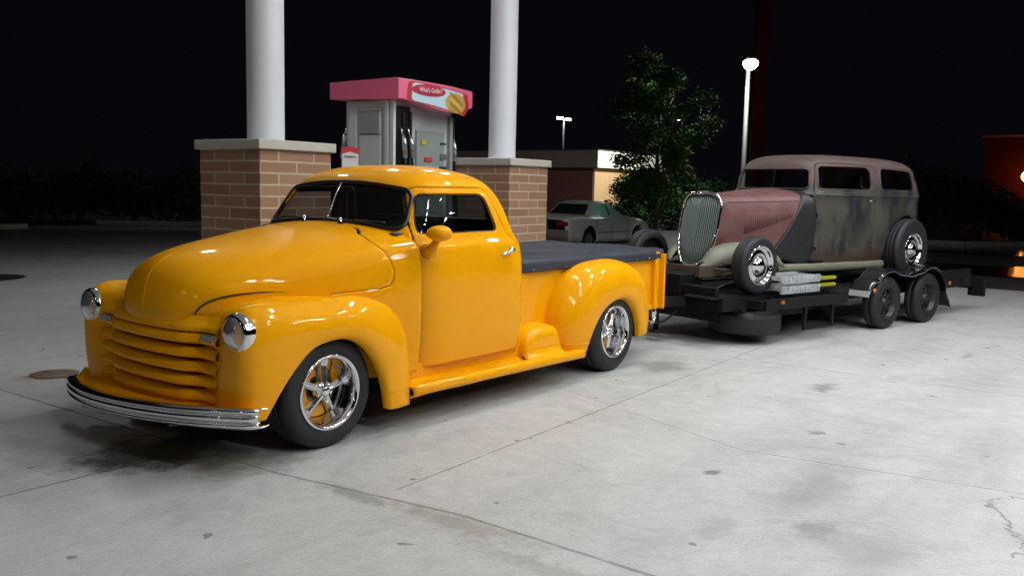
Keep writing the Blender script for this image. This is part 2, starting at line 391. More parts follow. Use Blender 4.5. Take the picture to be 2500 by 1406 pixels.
# interior
it = MB().add(box((1.30,0,.58),(.95,1.38,.05))).add(box((.80,0,.80),(.06,1.30,.45)))
obj('cab_floor', it.vf, mat('cab_interior',(.012,.012,.013),.7), truck, smooth=False)
obj('bench_seat', MB().add(box((1.36,0,.78),(.46,1.26,.16))).add(box((1.62,0,1.02),(.14,1.26,.46),ry=R(8))).vf, mat('seat_leather',(.022,.020,.020),.45), truck, smooth=False, bevel=.04)
sw = tube([(.98+.0+.055*math.sin(a), -.36+.17*math.cos(a), 1.09+.16*math.sin(a)) for a in np.linspace(0, 2*PI, 32, endpoint=False)], .011, 8, True)
obj('steering_wheel', MB().add(sw).add(tube([(.98,-.36,1.09),(.80,-.36,.98)],.015)).add(bar((.98,-.36,1.09),(1.0,-.2,1.09),.02,.012)).add(bar((.98,-.36,1.09),(1.0,-.52,1.09),.02,.012)).vf, mat('wheel_plastic',(.05,.045,.045),.3), truck)
dash = surf([[(.62,y,1.165),(.74,y,1.165),(.79,y,1.12),(.80,y,1.02)] for y in (-.66,-.3,0,.3,.66)], 12, 10)
obj('dashboard', grid_vf(dash), mat('dash_dark',(.02,.018,.016),.4), truck, solid=.01)

# hood, nose and cowl: lines run from the nose lip back to the door seam
HL_ = [
 [(-.648,0,.695),(-.655,0,.78),(-.640,0,.885),(-.597,0,.980),(-.485,0,1.058),(-.12,0,1.138),(.25,0,1.190),(.66,0,1.230)],
 [(-.644,-.10,.696),(-.650,-.105,.78),(-.632,-.11,.880),(-.588,-.125,.970),(-.472,-.155,1.046),(-.12,-.23,1.121),(.25,-.30,1.172),(.66,-.34,1.216)],
 [(-.633,-.18,.698),(-.637,-.19,.78),(-.616,-.205,.872),(-.566,-.235,.952),(-.450,-.29,1.016),(-.12,-.40,1.081),(.25,-.50,1.132),(.67,-.58,1.186)],
 [(-.613,-.25,.701),(-.615,-.263,.777),(-.590,-.29,.858),(-.532,-.33,.928),(-.412,-.395,.978),(-.12,-.51,1.026),(.25,-.635,1.072),(.680,-.735,1.142)],
 [(-.585,-.300,.705),(-.583,-.318,.772),(-.556,-.352,.838),(-.482,-.412,.894),(-.365,-.472,.930),(-.12,-.565,.958),(.25,-.688,.994),(.684,-.800,1.070)],
 [(-.560,-.328,.710),(-.556,-.350,.765),(-.528,-.388,.818),(-.448,-.452,.858),(-.325,-.508,.874),(-.12,-.584,.874),(.25,-.706,.890),(.684,-.813,.950)],
 [(-.545,-.335,.67),(-.538,-.358,.70),(-.510,-.396,.735),(-.432,-.460,.76),(-.312,-.515,.775),(-.12,-.590,.775),(.25,-.713,.77),(.684,-.816,.800)],
 [(-.53,-.335,.60),(-.52,-.36,.61),(-.49,-.40,.62),(-.415,-.462,.62),(-.30,-.515,.60),(-.12,-.59,.55),(.25,-.712,.55),(.684,-.811,.58)],
 [(-.53,-.335,.50),(-.52,-.36,.48),(-.48,-.40,.46),(-.40,-.46,.44),(-.30,-.51,.42),(-.12,-.58,.38),(.25,-.70,.34),(.684,-.788,.335)]]
G_ = [[tuple((x,-y,z)) for x,y,z in l] for l in reversed(HL_[1:])]+HL_
hs = orient(grid_vf(surf(G_, 190, 130)), (0,0,.6))
seam = [(.10,.30),(.10,.852),(.28,.860),(.41,.866),(.470,.884),(.497,.92),(.499,.965),(.482,1.03),(.455,1.09),(.445,1.14),(.470,1.175),(.56,1.205),(.60,1.26)]
hood_poly = [(-2,.30)]+seam+[(.60,3),(-2,3)]
hood = trim(hs, hood_poly, 'y', 'in'); cowl = trim(hs, [(p[0]+.005,p[1]-.003) for p in hood_poly[1:-1]]+[(3,3),(3,.30)], 'y', 'in')
obj('hood', hood, YEL, truck, solid=.012); obj('cowl', cowl, YEL, truck, solid=.012)
# centre crease bead of the hood
pts = project(hs, [(0,z) for z in np.linspace(.75,1.06,20)], 'x', -3, -.0005, 1); obj('hood_crease', tube(pts, .0035, 6), YEL, truck)

for sd in (-1,1):
    q_ = [(x,sd*abs(y),z) for x,y,z in curve([(-.561,-.327,.698),(-.564,-.340,.735),(-.560,-.352,.768),(-.533,-.390,.820),(-.453,-.455,.860),(-.33,-.511,.876),(-.22,-.548,.877),(-.12,-.584,.870)], 60)]
    obj('hood_gap_seal', tube(q_, list(np.interp(np.linspace(0,1,60), [0,.5,.8,1], [.0052,.0048,.003,.001])), 6), mat('seal_dark',(.03,.012,.004),.7), truck)
q_ = project(hs, [(y,.6975+.08*y*y) for y in np.linspace(-.30,.30,40)], 'x', -3, .001, 1); obj('hood_lip_seal', tube(q_, .006, 6), mat('seal_dark'), truck)
# front fenders: sections fan out around the wheel arch
def fender(lines, nu=110, nv=60, center=(0,-.75,.5)):
    G = np.array(lines, float); return orient(grid_vf(surf(G, nv, nu)), center)
FF = [
 [(-.455,-.800,.265),(-.395,-.805,.36),(-.305,-.81,.47),(-.205,-.815,.565),(-.085,-.82,.612),(.045,-.82,.618),(.165,-.815,.575),(.265,-.81,.48),(.345,-.805,.33),(.385,-.80,.165)],
 [(-.462,-.826,.262),(-.402,-.838,.36),(-.312,-.845,.475),(-.210,-.85,.572),(-.088,-.853,.62),(.047,-.853,.626),(.170,-.85,.583),(.272,-.845,.485),(.352,-.84,.33),(.390,-.832,.160)],
 [(-.52,-.822,.262),(-.48,-.848,.375),(-.41,-.862,.51),(-.30,-.868,.625),(-.13,-.874,.685),(.05,-.874,.690),(.205,-.872,.645),(.325,-.868,.535),(.41,-.862,.36),(.44,-.852,.155)],
 [(-.565,-.785,.265),(-.555,-.825,.39),(-.530,-.842,.55),(-.47,-.848,.715),(-.19,-.853,.765),(.06,-.852,.768),(.27,-.850,.72),(.42,-.848,.605),(.505,-.848,.40),(.515,-.846,.155)],
 [(-.585,-.72,.27),(-.590,-.755,.40),(-.590,-.778,.585),(-.552,-.785,.785),(-.24,-.80,.822),(.08,-.802,.822),(.32,-.802,.782),(.505,-.805,.660),(.583,-.815,.42),(.590,-.82,.152)],
 [(-.590,-.65,.275),(-.597,-.66,.41),(-.592,-.675,.59),(-.560,-.70,.800),(-.25,-.725,.848),(.09,-.735,.848),(.36,-.745,.806),(.555,-.755,.675),(.608,-.765,.42),(.608,-.775,.152)],
 [(-.585,-.59,.28),(-.590,-.59,.42),(-.575,-.60,.60),(-.540,-.62,.790),(-.25,-.645,.835),(.1,-.675,.835),(.38,-.70,.79),(.56,-.71,.66),(.608,-.715,.42),(.608,-.72,.152)],
 [(-.560,-.50,.28),(-.555,-.50,.42),(-.550,-.50,.61),(-.510,-.51,.775),(-.23,-.575,.845),(.1,-.64,.845),(.38,-.68,.80),(.55,-.69,.66),(.605,-.69,.42),(.60,-.69,.152)],
 [(-.53,-.30,.28),(-.53,-.30,.42),(-.53,-.30,.61),(-.500,-.33,.752),(-.23,-.50,.850),(.1,-.60,.845),(.38,-.65,.79),(.55,-.66,.65),(.60,-.66,.42),(.60,-.66,.152)]]
ffv = fender(FF)
RF = [
 [(2.475,-.82,.19),(2.535,-.83,.33),(2.625,-.835,.455),(2.745,-.84,.545),(2.875,-.84,.587),(3.0,-.84,.587),(3.115,-.84,.54),(3.20,-.835,.45),(3.255,-.83,.34),(3.285,-.82,.25)],
 [(2.468,-.855,.188),(2.528,-.868,.332),(2.618,-.875,.462),(2.74,-.88,.554),(2.872,-.882,.596),(3.004,-.882,.596),(3.122,-.88,.548),(3.208,-.875,.455),(3.263,-.868,.34),(3.292,-.855,.25)],
 [(2.40,-.855,.182),(2.435,-.882,.34),(2.51,-.90,.50),(2.655,-.906,.63),(2.84,-.908,.69),(3.02,-.908,.69),(3.185,-.905,.63),(3.29,-.896,.50),(3.35,-.885,.36),(3.37,-.87,.26)],
 [(2.32,-.825,.18),(2.33,-.855,.36),(2.39,-.875,.54),(2.56,-.888,.725),(2.80,-.89,.80),(3.05,-.89,.795),(3.265,-.885,.715),(3.39,-.875,.56),(3.44,-.865,.39),(3.445,-.85,.27)],
 [(2.27,-.765,.18),(2.255,-.795,.37),(2.30,-.815,.57),(2.49,-.828,.795),(2.78,-.832,.872),(3.07,-.832,.865),(3.325,-.825,.77),(3.465,-.815,.59),(3.505,-.805,.41),(3.505,-.795,.28)],
 [(2.245,-.70,.18),(2.22,-.715,.38),(2.255,-.725,.59),(2.455,-.73,.835),(2.77,-.735,.905),(3.08,-.735,.898),(3.355,-.73,.795),(3.505,-.725,.60),(3.54,-.72,.42),(3.54,-.71,.28)],
 [(2.24,-.635,.18),(2.21,-.635,.38),(2.24,-.635,.60),(2.44,-.635,.84),(2.77,-.635,.905),(3.08,-.635,.90),(3.37,-.635,.80),(3.52,-.635,.60),(3.55,-.635,.42),(3.55,-.635,.28)]]
rfv = fender(RF, center=(2.9,-.75,.5))
for sd in (-1, 1):
    q = (lambda v: v) if sd < 0 else mirror
    obj('front_fender', q(ffv), YEL, truck, solid=.014)
    obj('rear_fender', q(rfv), YEL, truck, solid=.014)
    for V0, pts0 in ((ffv, [(x,.262+.01*(x-.4)) for x in np.linspace(.385,.60,24)]), (rfv, [(x,.300-.03*(x-2.3)) for x in np.linspace(2.26,2.50,24)])):
        pr = project(V0, pts0, 'y', -3, -.003, 1)
        if len(pr) > 3: obj('flare_ridge', q(tube(pr, .0075, 8)), YEL, truck)
    # black inner liners
    for cx_, r_ in ((0,.40),(2.946,.42)):
        V = []; n = 20
        for k in range(n+1):
            a = -R(12)+k*R(204)/n
            for y in (-.80,-.50): V.append((cx_+r_*math.cos(a), y, .30+r_*math.sin(a)*.78))
        L_ = (V, [(2*k,2*k+1,2*k+3,2*k+2) for k in range(n)]); L_[1].append(tuple(2*k+1 for k in range(n+1)))
        obj('wheel_liner', q(L_), DARK, truck)
    # running board
    st = []
    for x, yo, zt in ((.585,-.862,.250),(.66,-.885,.262),(.9,-.897,.266),(1.4,-.902,.264),(1.9,-.902,.258),(2.2,-.900,.254),(2.37,-.897,.250),(2.44,-.885,.244)):
        st.append([(x,-.69,zt+.050),(x,-.74,zt+.018),(x,-.79,zt-.004),(x,yo+.050,zt+.006),(x,yo+.016,zt+.006),(x,yo,zt-.018),(x,yo+.004,zt-.045),(x,yo+.020,zt-.060),(x,yo+.05,zt-.062)])
    obj('running_board', q(orient(grid_vf(surf(st, 60, 50)), (1.5,-.8,.1))), YEL, truck, solid=.01)
    # rocker between cab and board, and step fairing behind the cab
    obj('rocker_panel', q(box((1.25,-.722,.30),(1.34,.05,.14))), YEL, truck, smooth=False)
    sf = []
    for x, yo, zt in ((1.765,-.775,.30),(1.785,-.805,.385),(1.835,-.815,.440),(1.91,-.818,.468),(2.07,-.818,.472),(2.15,-.814,.460),(2.205,-.80,.415),(2.235,-.775,.32)):
        sf.append([(x,-.60,zt+.006),(x,-.70,zt+.006),(x,yo+.060,zt-.003),(x,yo+.024,zt-.020),(x,yo+.004,zt-.058),(x,yo-.003,.335),(x,yo-.015,.290),(x,yo-.050,.262)])
    obj('step_fairing', q(orient(grid_vf(surf(sf, 40, 40)), (2.0,-.65,.25))), YEL, truck)
# headlamps
hl = MB()
for sd in (-1, 1):
    c = (-.560, sd*.728, .706)
    bowl = lathe([(.100,-.012),(.106,-.018),(.109,-.010),(.109,.005),(.105,.03),(.094,.10)], 40, 'x', c)
    hb_ = obj('headlight', lathe([(.087,-.030),(.096,-.030),(.105,-.020),(.110,-.004),(.110,.010),(.105,.035),(.098,.10)], 44, 'x', c), CHR, truck)
    obj('headlamp_lens', lathe([(0,-.062),(.03,-.060),(.055,-.053),(.075,-.042),(.087,-.030)], 40, 'x', c), LENS, hb_)
    obj('reflector', lathe([(.086,-.024),(.072,.006),(.05,.028),(.02,.04),(0,.042)], 40, 'x', c), mat('lamp_reflector',(.45,.46,.45),.22,1), hb_)
# grille: five slats with an S profile, and the recessed panel behind
def plan_x(y, o=0):
    a = abs(y); k = np.clip((a-.33)/.13, 0, 1); k = k*k*(3-2*k)
    return (-.655+.10*a*a*2.2)*(1-k)+(-.578+(a-.45)*.03)*k-o
ys = np.linspace(-.585,.585,90)
for i, z0 in enumerate((.656,.580,.504,.428,.352)):
    G = []
    for y in ys:
        x = plan_x(y); h = .030
        G.append([(x+.055,y,z0+.018),(x+.018,y,z0+.022),(x+.002,y,z0+.018),(x-.012,y,z0+.004),(x-.020,y,z0-.014),(x-.018,y,z0-.026),(x-.006,y,z0-.033),(x+.020,y,z0-.030),(x+.045,y,z0-.026)])
    obj('grille_bar', orient(grid_vf(surf(G, 90, 18)), (.2,0,z0)), YEL, truck)
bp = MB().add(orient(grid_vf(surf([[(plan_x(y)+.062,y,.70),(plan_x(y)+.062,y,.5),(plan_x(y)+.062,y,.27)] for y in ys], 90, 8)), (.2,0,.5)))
obj('grille_backing', bp.vf, mat('grille_recess_shade',(.22,.06,.003),.7), truck)  # body colour darkened to paint the shade between the bars
lp = orient(grid_vf(surf([[(plan_x(y)+.05,y,.765),(plan_x(y)+.012,y,.722),(plan_x(y)-.006,y,.708),(plan_x(y)-.008,y,.694),(plan_x(y)+.04,y,.686)] for y in ys], 90, 10)), (.2,0,.74))
obj('grille_header', lp, YEL, truck)
for sd in (-1,1):
    pl_ = obj('parking_light', box((-.590,sd*.517,.660),(.03,.105,.034)), mat('lamp_glass_dull',(.35,.35,.34),.12,.4), truck, smooth=False, bevel=.006)
# valance / gravel pan
G = []
for y in np.linspace(-.62,.62,30):
    x = plan_x(y); G.append([(x+.02,y,.32),(x-.005,y,.285),(x-.02,y,.262),(x+.03,y,.235),(x+.15,y,.22)])
obj('valance', orient(grid_vf(surf(G, 50, 14)), (0,0,.4)), YEL, truck, solid=.01)
# bumper: three ribs, bowed, sits slightly crooked
def bump_pt(y):
    a = abs(y)/.95; return -.825+.20*a**2.2
G = []
prof = [(.055,.048),(.010,.054),(-.006,.044),(-.010,.032),(.002,.021),(-.010,.012),(-.014,0),(-.010,-.012),(.002,-.021),(-.010,-.032),(-.006,-.044),(.010,-.054),(.055,-.048)]
for k, y in enumerate(np.linspace(-.95,.95,81)):
    x = bump_pt(y); e = max(0,(abs(y)-.91)/.04); zc = .258-.055*(y/.95)
    G.append([(x+dx+e*e*.035,y,zc+dz*(1-.10*e)) for dx, dz in prof])
G = np.array(G); V, Fc = grid_vf(surf(G, 160, 60)); obj('front_bumper', orient((V,Fc), (.4,0,.25)), mat('bumper_chrome',(.85,.85,.87),.13,1), truck, solid=.006)
for sd, z in ((-1,.25),(1,.20)): obj('bumper_bracket', bar((-.78,sd*.45,z),(-.45,sd*.45,.25),.03,.06), BLK, truck, smooth=False)
G = []
for y in np.linspace(-.90,.90,50):
    zb = .258-.055*(y/.95)+.030; x0 = bump_pt(y)+.035; x1 = min(plan_x(y) if abs(y) < .60 else -.56, -.50)+.02
    G.append([(x0,y,zb-.012),(x0+.01,y,zb),((x0+x1)/2,y,zb*.6+.30*.4),(x1,y,.305)])
obj('gravel_pan', orient(grid_vf(surf(G, 60, 12)), (-.6,0,-1)), YEL, truck, solid=.006)
# bed
bed = MB()
for sd in (-1,1):
    s = MB().add(box((2.90,sd*.640,.66),(2.04,.025,.50))).add(tube([(1.88,sd*.655,.905),(3.92,sd*.655,.905)], .022, 10))
    s.add(box((1.90,sd*.655,.66),(.05,.045,.47))).add(box((2.90,sd*.648,.43),(2.04,.04,.05)))
    obj('bed_side', s.vf, YEL, truck, smooth=False, bevel=.008)
    obj('stake_post', MB().add(box((3.885,sd*.668,.67),(.075,.050,.52))).add(box((3.945,sd*.70,.66),(.030,.075,.50))).vf, YEL, truck, smooth=False, bevel=.010)
obj('bed_front', box((1.89,0,.66),(.03,1.28,.5)), YEL, truck, smooth=False)
obj('bed_floor', box((2.9,0,.50),(2.02,1.26,.03)), DARK, truck, smooth=False)
obj('tailgate', MB().add(box((3.93,0,.67),(.035,1.26,.47))).add(tube([(3.935,-.63,.905),(3.935,.63,.905)],.02)).vf, YEL, truck, smooth=False, bevel=.006)
# tonneau cover with skirt and snaps
G = []
for x in np.linspace(1.865,4.00,40):
    u = (x-1.865)/2.135; row = []
    lip = .012*math.sin(u*50)
    for y, z in ((-.692,.858),(-.694,.90),(-.684,.936),(-.655,.951),(-.50,.953),(-.25,.958),(0,.960),(.25,.958),(.50,.953),(.655,.951),(.684,.936),(.694,.90),(.692,.858)):
        zz = z + (0.006*math.sin(u*9+y*7)+.004*math.sin(y*19+u*5)) * (1 if abs(y) < .6 else .2)
        if abs(y) < .66: zz -= .012*math.sin(PI*min(1, max(0,u)))*(1-abs(y)/.66)*1.0
        row.append((x, y, zz))
    G.append(row)
cv = grid_vf(surf(G, 90, 90)); obj('bed_cover', orient(cv, (3,0,.5)), VINYL, truck, solid=.006)
for x in (4.0,1.862): obj('cover_end_flap', box((x,0,.905),(.006,1.37,.09)), VINYL, truck, smooth=False)
for k in range(10):
    for sd in (-1,1): obj('cover_snap', lathe([(0,-.004*-sd),(.004,-.003*-sd),(.006,0)], 10, 'y', (1.99+k*.215, sd*.6985, .878)), CHR, truck)
# rear bumper and hitch ball mount
G = [[(3.98+dx,y,.34+dz) for dx, dz in ((-.05,.05),(.06,.055),(.085,.02),(.085,-.02),(.06,-.055),(-.05,-.05))] for y in np.linspace(-.60,.60,20)]
obj('rear_bumper', orient(grid_vf(surf(G, 40, 30)), (3.9,0,.34)), CHR, truck, solid=.005)
for sd in (-1,1):
    obj('bumper_guard', xf(lathe([(0,-.055),(.022,-.05),(.036,-.02),(.038,.02),(.02,.055),(0,.058)], 16, 'z', (0,0,0)), lambda x,y,z,sd=sd: (4.06+x, sd*.56+y, .34+z*1.8)), CHR, truck)
obj('hitch_mount', MB().add(box((4.05,0,.33),(.35,.06,.06))).add(lathe([(0,.10),(.024,.09),(.027,.07),(.018,.045),(.018,0)],16,'z',(4.20,0,.36))).vf, BLK, truck)
obj('chassis', MB().add(box((1.7,0,.30),(4.3,.84,.16))).add(box((1.2,0,.42),(1.0,1.36,.20))).add(box((0,0,.45),(.95,.96,.5))).add(box((2.946,0,.33),(.14,1.2,.14))).vf, DARK, truck, smooth=False)
spoke_wheel(truck, (0,-.785,.319), .319, .213, .225, ang=R(84))
spoke_wheel(truck, (0,.785,.319), .319, .213, .225, ang=R(30), flip=True)
spoke_wheel(truck, (2.946,-.836,.328), .328, .213, .27, ang=R(60))
spoke_wheel(truck, (2.946,.836,.328), .328, .213, .27, ang=R(10), flip=True)
# ------------------------------------------------------------------ ground
def ground_mat():
    m = bpy.data.materials.new('concrete_slabs'); m.use_nodes = True; nt = m.node_tree; b = nt.nodes['Principled BSDF']; L = nt.links.new
    def N(t, **k):
        n = nt.nodes.new(t)
        for a, v in k.items(): setattr(n, a, v)
        return n
    tc = N('ShaderNodeTexCoord'); P = tc.outputs['Object']
    def noise(s, d=5, r=.6, dist=0, vec=None):
        n = N('ShaderNodeTexNoise'); n.inputs['Scale'].default_value = s; n.inputs['Detail'].default_value = d; n.inputs['Roughness'].default_value = r; n.inputs['Distortion'].default_value = dist
        L(vec or P, n.inputs['Vector']); return n.outputs['Fac']
    def ramp(f, a, c0, bb, c1):
        r = N('ShaderNodeValToRGB'); r.color_ramp.elements[0].position = a; r.color_ramp.elements[1].position = bb
        r.color_ramp.elements[0].color = (*c0,1); r.color_ramp.elements[1].color = (*c1,1); L(f, r.inputs['Fac']); return r.outputs['Color']
    def math_(op, a, bb=None, c=None):
        n = N('ShaderNodeMath', operation=op)
        for i, v in enumerate((a, bb, c)):
            if v is None: continue
            if isinstance(v, (int, float)): n.inputs[i].default_value = v
            else: L(v, n.inputs[i])
        return n.outputs[0]
    def mix(f, a, bb, mode='MIX'):
        n = N('ShaderNodeMix', data_type='RGBA', blend_type=mode)
        if isinstance(f, float): n.inputs[0].default_value = f
        else: L(f, n.inputs[0])
        for s, v in ((6, a), (7, bb)):
            if isinstance(v, tuple): n.inputs[s].default_value = (*v, 1)
            else: L(v, n.inputs[s])
        return n.outputs[2]
    base = ramp(noise(.55, 7, .62), .33, (.33,.335,.325), .68, (.60,.61,.60))
    base = mix(.55, base, ramp(noise(3.1, 8, .7, .4), .30, (.36,.36,.35), .70, (.56,.57,.555)))
    # tyre-dark travel bands and blotches
    mp = N('ShaderNodeMapping'); mp.inputs['Scale'].default_value = (.35,1.5,1); L(P, mp.inputs['Vector'])
    base = mix(math_('MULTIPLY', ramp(noise(1.1, 6, .6, .6, mp.outputs[0]), .48, (0,0,0), .72, (1,1,1)), .62), base, (.19,.185,.18))
    base = mix(math_('MULTIPLY', ramp(noise(2.3, 5, .7, .8), .60, (0,0,0), .74, (1,1,1)), .55), base, (.17,.165,.15))
    # gum spots (on slightly warped coordinates so that none is a clean oval)
    wn = N('ShaderNodeTexNoise'); wn.inputs['Scale'].default_value = 11; wn.inputs['Detail'].default_value = 3; L(P, wn.inputs['Vector'])
    vm = N('ShaderNodeVectorMath', operation='MULTIPLY_ADD'); vm.inputs[1].default_value = (.12,.12,0); L(wn.outputs['Color'], vm.inputs[0]); L(P, vm.inputs[2]); P2 = vm.outputs[0]
    base = mix(.45, base, ramp(noise(8.5, 8, .75, .5), .34, (.32,.325,.31), .66, (.58,.59,.575)))
    base = mix(.30, base, ramp(noise(70, 3, .8), .30, (.30,.30,.295), .62, (.60,.60,.59)))
    vo = N('ShaderNodeTexVoronoi'); vo.inputs['Scale'].default_value = 3.3; L(P2, vo.inputs['Vector'])
    sz = math_('MULTIPLY_ADD', noise(7, 2), .26, -.062)
    spot = math_('LESS_THAN', vo.outputs['Distance'], sz)
    base = mix(math_('MULTIPLY', spot, .7), base, (.10,.10,.095))
    sep = N('ShaderNodeSeparateXYZ'); L(P, sep.inputs[0]); X0, Y0, Z = sep.outputs
    vm2 = N('ShaderNodeVectorMath', operation='MULTIPLY_ADD'); vm2.inputs[1].default_value = (.016,.016,0); L(wn.outputs['Color'], vm2.inputs[0]); L(P, vm2.inputs[2])
    sp2 = N('ShaderNodeSeparateXYZ'); L(vm2.outputs[0], sp2.inputs[0])
    vm3 = N('ShaderNodeVectorMath', operation='MULTIPLY_ADD'); vm3.inputs[1].default_value = (.16,.16,0); L(wn.outputs['Color'], vm3.inputs[0]); L(P, vm3.inputs[2])
    sp3 = N('ShaderNodeSeparateXYZ'); L(vm3.outputs[0], sp3.inputs[0]); X, Y = X0, Y0
    def line(a, bb, wd=.006, crack=False):
        X, Y = (sp3.outputs[0], sp3.outputs[1]) if crack else (sp2.outputs[0], sp2.outputs[1])
        """mask of a segment a->b in ground metres"""
        ax, ay = a; dx, dy = bb[0]-ax, bb[1]-ay; ln = math.hypot(dx, dy); ux, uy = dx/ln, dy/ln
        t = math_('ADD', math_('MULTIPLY', math_('SUBTRACT', X, ax), ux), math_('MULTIPLY', math_('SUBTRACT', Y, ay), uy))
        s = math_('ABSOLUTE', math_('ADD', math_('MULTIPLY', math_('SUBTRACT', X, ax), -uy), math_('MULTIPLY', math_('SUBTRACT', Y, ay), ux)))
        m1 = math_('MULTIPLY', math_('GREATER_THAN', t, 0.0), math_('LESS_THAN', t, ln))
        return math_('MULTIPLY', math_('LESS_THAN', s, wd), m1)
    lines = [((-.25,-9),(-.28,-2.0),.011),((-.28,-2.0),(-.46,-.9),.011),((-.46,-.9),(-.72,4.5),.011),((-9,-.3),(-.62,-.24),.011),((-.24,-1.54),(12,-.90),.007),((-.6,2.9),(-9,2.7),.006),
             ((1.55,-2.55),(2.25,-6.5),.005),((1.55,-2.55),(3.9,4.2),.004),((4.6,-4.6),(13,-4.9),.006),((4.6,-9),(4.2,-1.3),.006),((8.8,-9),(8.2,1.5),.006),((2.0,-4.15),(4.6,-4.6),.006)]
    lines += [((1.62,-3.72),(1.38,-3.86),.010),((1.38,-3.86),(1.22,-3.92),.007),((1.22,-3.92),(1.02,-3.98),.004),((1.02,-3.98),(.92,-3.97),.009),((1.62,-3.76),(1.78,-3.80),.008),((1.78,-3.80),(1.83,-3.98),.008)]
    acc = None
    wob = math_('MULTIPLY_ADD', noise(9, 3), .012, -.006)
    for a, bb, wd in lines:
        q = line(a, bb, wd, abs(a[1]+3.85) < .2 and a[0] > .8); acc = q if acc is None else math_('MAXIMUM', acc, q)
    brk = ramp(noise(5, 4), .30, (.45,.45,.45), .52, (1,1,1))
    base = mix(math_('MULTIPLY', acc, math_('MULTIPLY', brk, .62)), base, (.085,.085,.08))
    # oil and drip stains, and the truck's painted front shadow, at fixed places: (x, y, rx, ry, rotation, strength, colour)
    def stain_shade(x, y, rx, ry, st, col, base, sharp=.35, ns=6.0):
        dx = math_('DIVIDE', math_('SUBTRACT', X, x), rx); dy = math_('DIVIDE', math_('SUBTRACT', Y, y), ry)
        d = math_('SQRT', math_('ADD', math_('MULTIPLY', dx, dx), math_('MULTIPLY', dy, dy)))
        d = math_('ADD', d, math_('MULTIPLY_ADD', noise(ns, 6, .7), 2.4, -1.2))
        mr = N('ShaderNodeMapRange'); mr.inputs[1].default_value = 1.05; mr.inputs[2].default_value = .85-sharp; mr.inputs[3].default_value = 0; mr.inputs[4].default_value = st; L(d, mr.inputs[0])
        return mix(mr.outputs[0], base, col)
    for s in STAINS_AND_SHADE: base = stain_shade(*s[:6], base, *s[6:])
    # painted light falloff: slab colour gets darker and browner towards the back of the lot
    falloff = N('ShaderNodeMapRange', interpolation_type='SMOOTHSTEP'); falloff.inputs[1].default_value = 5.0; falloff.inputs[2].default_value = 19.0; L(math_('ADD', Y0, math_('MULTIPLY_ADD', noise(.5, 5, .6), 8.0, -4.0)), falloff.inputs[0])
    base = mix(falloff.outputs[0], base, ramp(noise(1.7, 7, .7), .35, (.15,.135,.12), .65, (.26,.235,.21)))
    grime = math_('MULTIPLY', ramp(noise(.9, 7, .72, 1.2), .50, (0,0,0), .66, (1,1,1)), .42)
    base = mix(grime, base, (.26,.26,.25))
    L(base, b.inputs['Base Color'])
    rr = N('ShaderNodeMapRange'); L(noise(2, 5), rr.inputs[0]); rr.inputs[3].default_value = .42; rr.inputs[4].default_value = .68; L(rr.outputs[0], b.inputs['Roughness'])
    bp = N('ShaderNodeBump'); bp.inputs['Strength'].default_value = .25; bp.inputs['Distance'].default_value = .004; L(noise(45, 6, .7), bp.inputs['Height']); L(bp.outputs[0], b.inputs['Normal'])
    return m
STAINS_AND_SHADE = [ # x y rx ry strength colour sharp noise
 (1.6,-3.0,.9,.30,.30,(.20,.20,.195),.9,3.0),(2.6,-3.6,1.3,.35,.30,(.21,.205,.20),.9,2.5),(.5,-3.6,.35,.20,.35,(.20,.20,.18),.7,5.0),(4.6,-3.2,1.6,.35,.28,(.20,.20,.20),.9,2.2),(-1.3,-2.0,.5,.4,.18,(.24,.25,.23),.9,3.0),
 (-.66,-.12,.50,.36,.93,(.045,.043,.034),.30,4.0),(-.50,-.50,.30,.30,.7,(.08,.078,.065),.4,5.0),(-.45,-.72,.35,.22,.55,(.16,.155,.13),.4,7.0),(-.95,.25,.25,.18,.35,(.2,.19,.18),.6,6.0),  # oil stain and painted shadow pool at the truck nose
 (.62,-3.30,.17,.10,.55,(.15,.15,.125),.4,9.0),(1.20,-3.10,.55,.16,.40,(.16,.16,.155),.6,5.0),(.35,-2.95,.16,.10,.35,(.20,.20,.19),.5,8.0),(.90,-3.25,.5,.35,.25,(.22,.215,.20),.8,4.0),
 (-.37,-2.05,.10,.45,.50,(.20,.17,.11),.5,14.0),(-.42,-1.45,.07,.30,.55,(.16,.15,.12),.4,18.0),(-.50,-2.9,.08,.9,.38,(.19,.19,.165),.5,16.0),
 (3.55,-2.35,.22,.10,.65,(.13,.13,.12),.35,7.0),(3.4,-1.05,.30,.22,.6,(.10,.10,.10),.5,6.0),(2.2,-2.75,.08,.06,.7,(.10,.10,.09),.4,10.0),
 (1.05,-2.60,.06,.04,.8,(.10,.10,.09),.3,10.0),(5.9,-2.9,.25,.05,.5,(.12,.12,.11),.4,8.0),(7.8,-3.4,.20,.10,.6,(.12,.12,.11),.4,8.0),(3.0,-4.6,.30,.12,.6,(.13,.12,.11),.5,8.0),
 (-.15,2.2,.26,.20,.55,(.19,.13,.08),.25,3.0),(6.2,-.9,1.4,.5,.5,(.12,.12,.12),.7,4.0),(.05,-3.9,.25,.10,.30,(.36,.30,.20),.8,6.0)]
def gz(x, y): return -.26*math.exp(-(((x-20)/7.5)**2+((y-11)/6.5)**2))
xs = np.concatenate([np.linspace(-60,-12,10),np.linspace(-10,40,101),np.linspace(44,220,18)]); ysg = np.concatenate([np.linspace(-80,-12,10),np.linspace(-10,36,93),np.linspace(40,220,16)])
G = np.array([[(x,y,gz(x,y)) for y in ysg] for x in xs]); gv = orient(grid_vf(G), (0,0,-50))
V, Fc = gv
gm = ground_mat()
asph = mat('asphalt', (.030,.030,.031), .55, noise=(1.2,.25,(.050,.048,.046)), bump=(90,.5,.006))
cen = np.array([np.mean([V[i][:2] for i in f], axis=0) for f in Fc])
